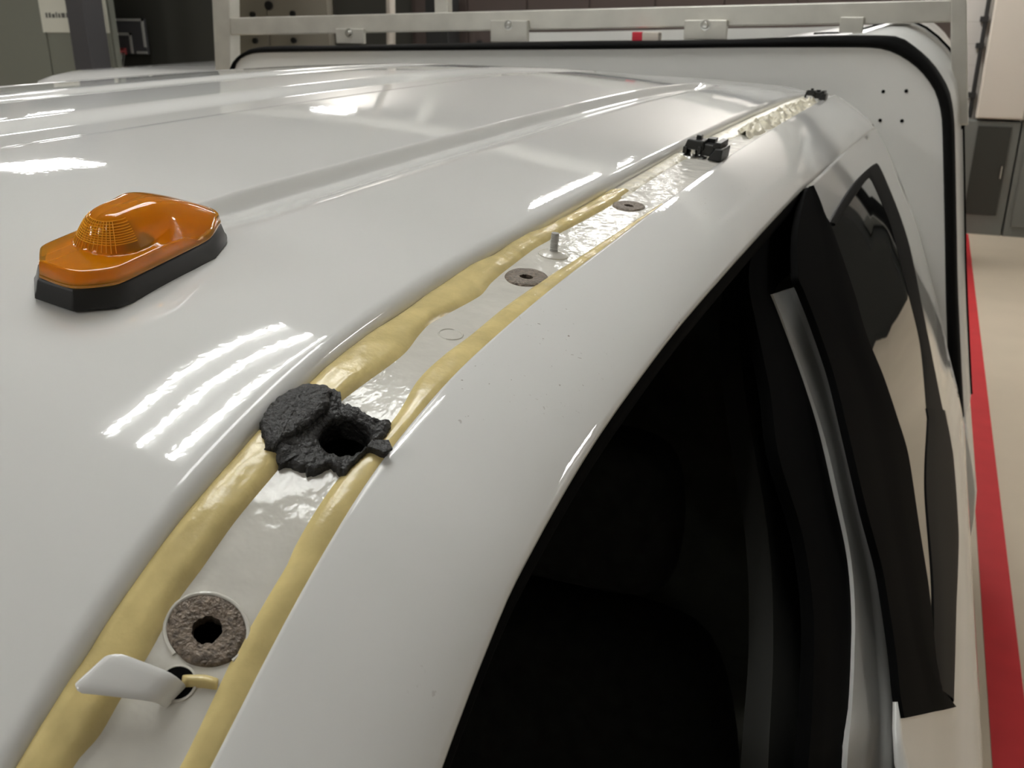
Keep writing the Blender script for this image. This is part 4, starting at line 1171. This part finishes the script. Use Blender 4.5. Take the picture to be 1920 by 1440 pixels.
def grow(pts, d):
    out = []
    n = len(pts)
    for i, p in enumerate(pts):
        t = (pts[min(i + 1, n - 1)] - pts[max(i - 1, 0)])
        t.normalize()
        nr = Vector((-t.z, 0, t.x))
        f = 1.25 * smooth01((p.x + 0.22) / 0.18) * (1 - 0.55 * smooth01((H - 0.12 - p.z) / 0.15))
        out.append(p + nr * d * (0.08 + f))
    return out
Bs = resample(tout, 120)
rows = []
for dy, g in ((0.035, 0.0), (0.05, 0.010), (0.08, 0.022), (0.16, 0.030), (1.0, 0.030), (1.95, 0.030)):
    rows.append([p + Vector((0, dy, -min(0.045, 0.35 * max(0, dy - 0.035)) * (1 - smooth01((p.x + 0.75) / 0.5)))) for p in grow(Bs, g)])
MB().grid(rows).build('shell', M['wht_shell'], canopy, angle=60)
back = [p + Vector((0, 1.95, 0)) for p in grow(Bs, 0.030)]
MB().prism(back, (0, 0.02, 0)).build('rear_panel', M['gcoat'], canopy, smooth=False)
MB().tube([p + Vector((0, 0.17, 0)) for p in grow(Bs, 0.031) if p.x > -0.3], 0.004, 8).build('seam', M['rubber'], canopy)
for q in D['holes']:
    MB().lathe((q[0], YC + 0.0035, H + q[2]), [(0.0, 0.001), (0.0036, 0.001), (0.0042, 0.0)], 14, axis=(0, -1, 0)).build('screw_hole', M['hole'], canopy)

# ------------------------------------------------------------------ aluminium rack on the canopy
rack = empty('ladder_rack', (XC, 2.5, H - 0.3))
tag(rack, 'square tube aluminium rack across the front of the white canopy', 'ladder rack')
def quad_box(name, q, dy, m, bev=0.003):
    v = [Vector((x, y, H + z)) for x, y, z in q]
    return MB().prism(v, (0, dy, 0)).build(name, m, rack, smooth=False, bevel=bev)
b_ = [list(q) for q in D['beam']]
b_[0][0] = -1.9455
b_[1][0] = -1.9475
bm_ = quad_box('crossbeam', [b_[0], b_[1], b_[3], b_[2]], 0.045, M['alu'])
pL, pR = D['postL'], D['postR']
def up(a, c, z):                                         # continue an edge line up or down to height z
    t = (z - a[2]) / (c[2] - a[2])
    return (a[0] + (c[0] - a[0]) * t, a[1], z)
quad_box('post', [up(pL[0], pL[2], 0.32), up(pL[1], pL[3], 0.32), up(pL[1], pL[3], -0.19), up(pL[0], pL[2], -0.19)], 0.05, M['alu'])
quad_box('post', [up(pR[0], pR[2], 0.32), up(pR[1], pR[3], 0.32), pR[3], pR[2]], 0.05, M['alu'])
for k, (p0, p1) in enumerate(D['brk']):
    x0, x1, zt, zb = p0[0], p1[0], p0[2] + 0.012, p1[2]
    br_ = MB().box(x0, x1, 2.474, 2.489, H + zb, H + zt).build('bracket', M['alu'], rack, smooth=False, bevel=0.002)
    if k < 3:
        MB().lathe(((x0 + x1) / 2, 2.474, H + zt - 0.012), [(0.0, 0.008), (0.006, 0.007), (0.0085, 0.004), (0.0085, 0.0015), (0.013, 0.0012), (0.013, 0.0)], 12, axis=(0, -1, 0)).build('bolt', M['metal'], br_)
MB().lathe((pR[2][0] + 0.012, 2.515, H + pR[2][2] + 0.002), [(0.012, 0.0), (0.012, -0.012), (0.006, -0.013), (0.006, -0.035), (0.0, -0.036)], 12).build('foot_bolt', M['rubber'], rack)
quad_box('top_rail', [(-2.0, 2.49, 0.36), (0.02, 2.49, 0.36), (0.02, 2.49, 0.32), (-2.0, 2.49, 0.32)], 0.05, M['alu'])
MB().box(-1.27, -1.23, 2.50, 2.53, H - 0.035, H + 0.32).build('upright', M['alu'], rack, smooth=False, bevel=0.002)

# small red and white block lying on the canopy roof
M['redbit'] = mat('red_plastic', srgb(200, 40, 60), rough=0.4)
t = empty('reflector_block', (-0.67, 2.467, H - 0.0725))
MB().box(-0.700, -0.674, 2.452, 2.482, H - 0.0725, H - 0.049).build('red_end', M['redbit'], t, smooth=False, bevel=0.002)
MB().box(-0.674, -0.632, 2.452, 2.482, H - 0.0725, H - 0.049).build('white_end', M['white_box'], t, smooth=False, bevel=0.002)
tag(t, 'small red and white block on the canopy trim under the rack beam', 'block')
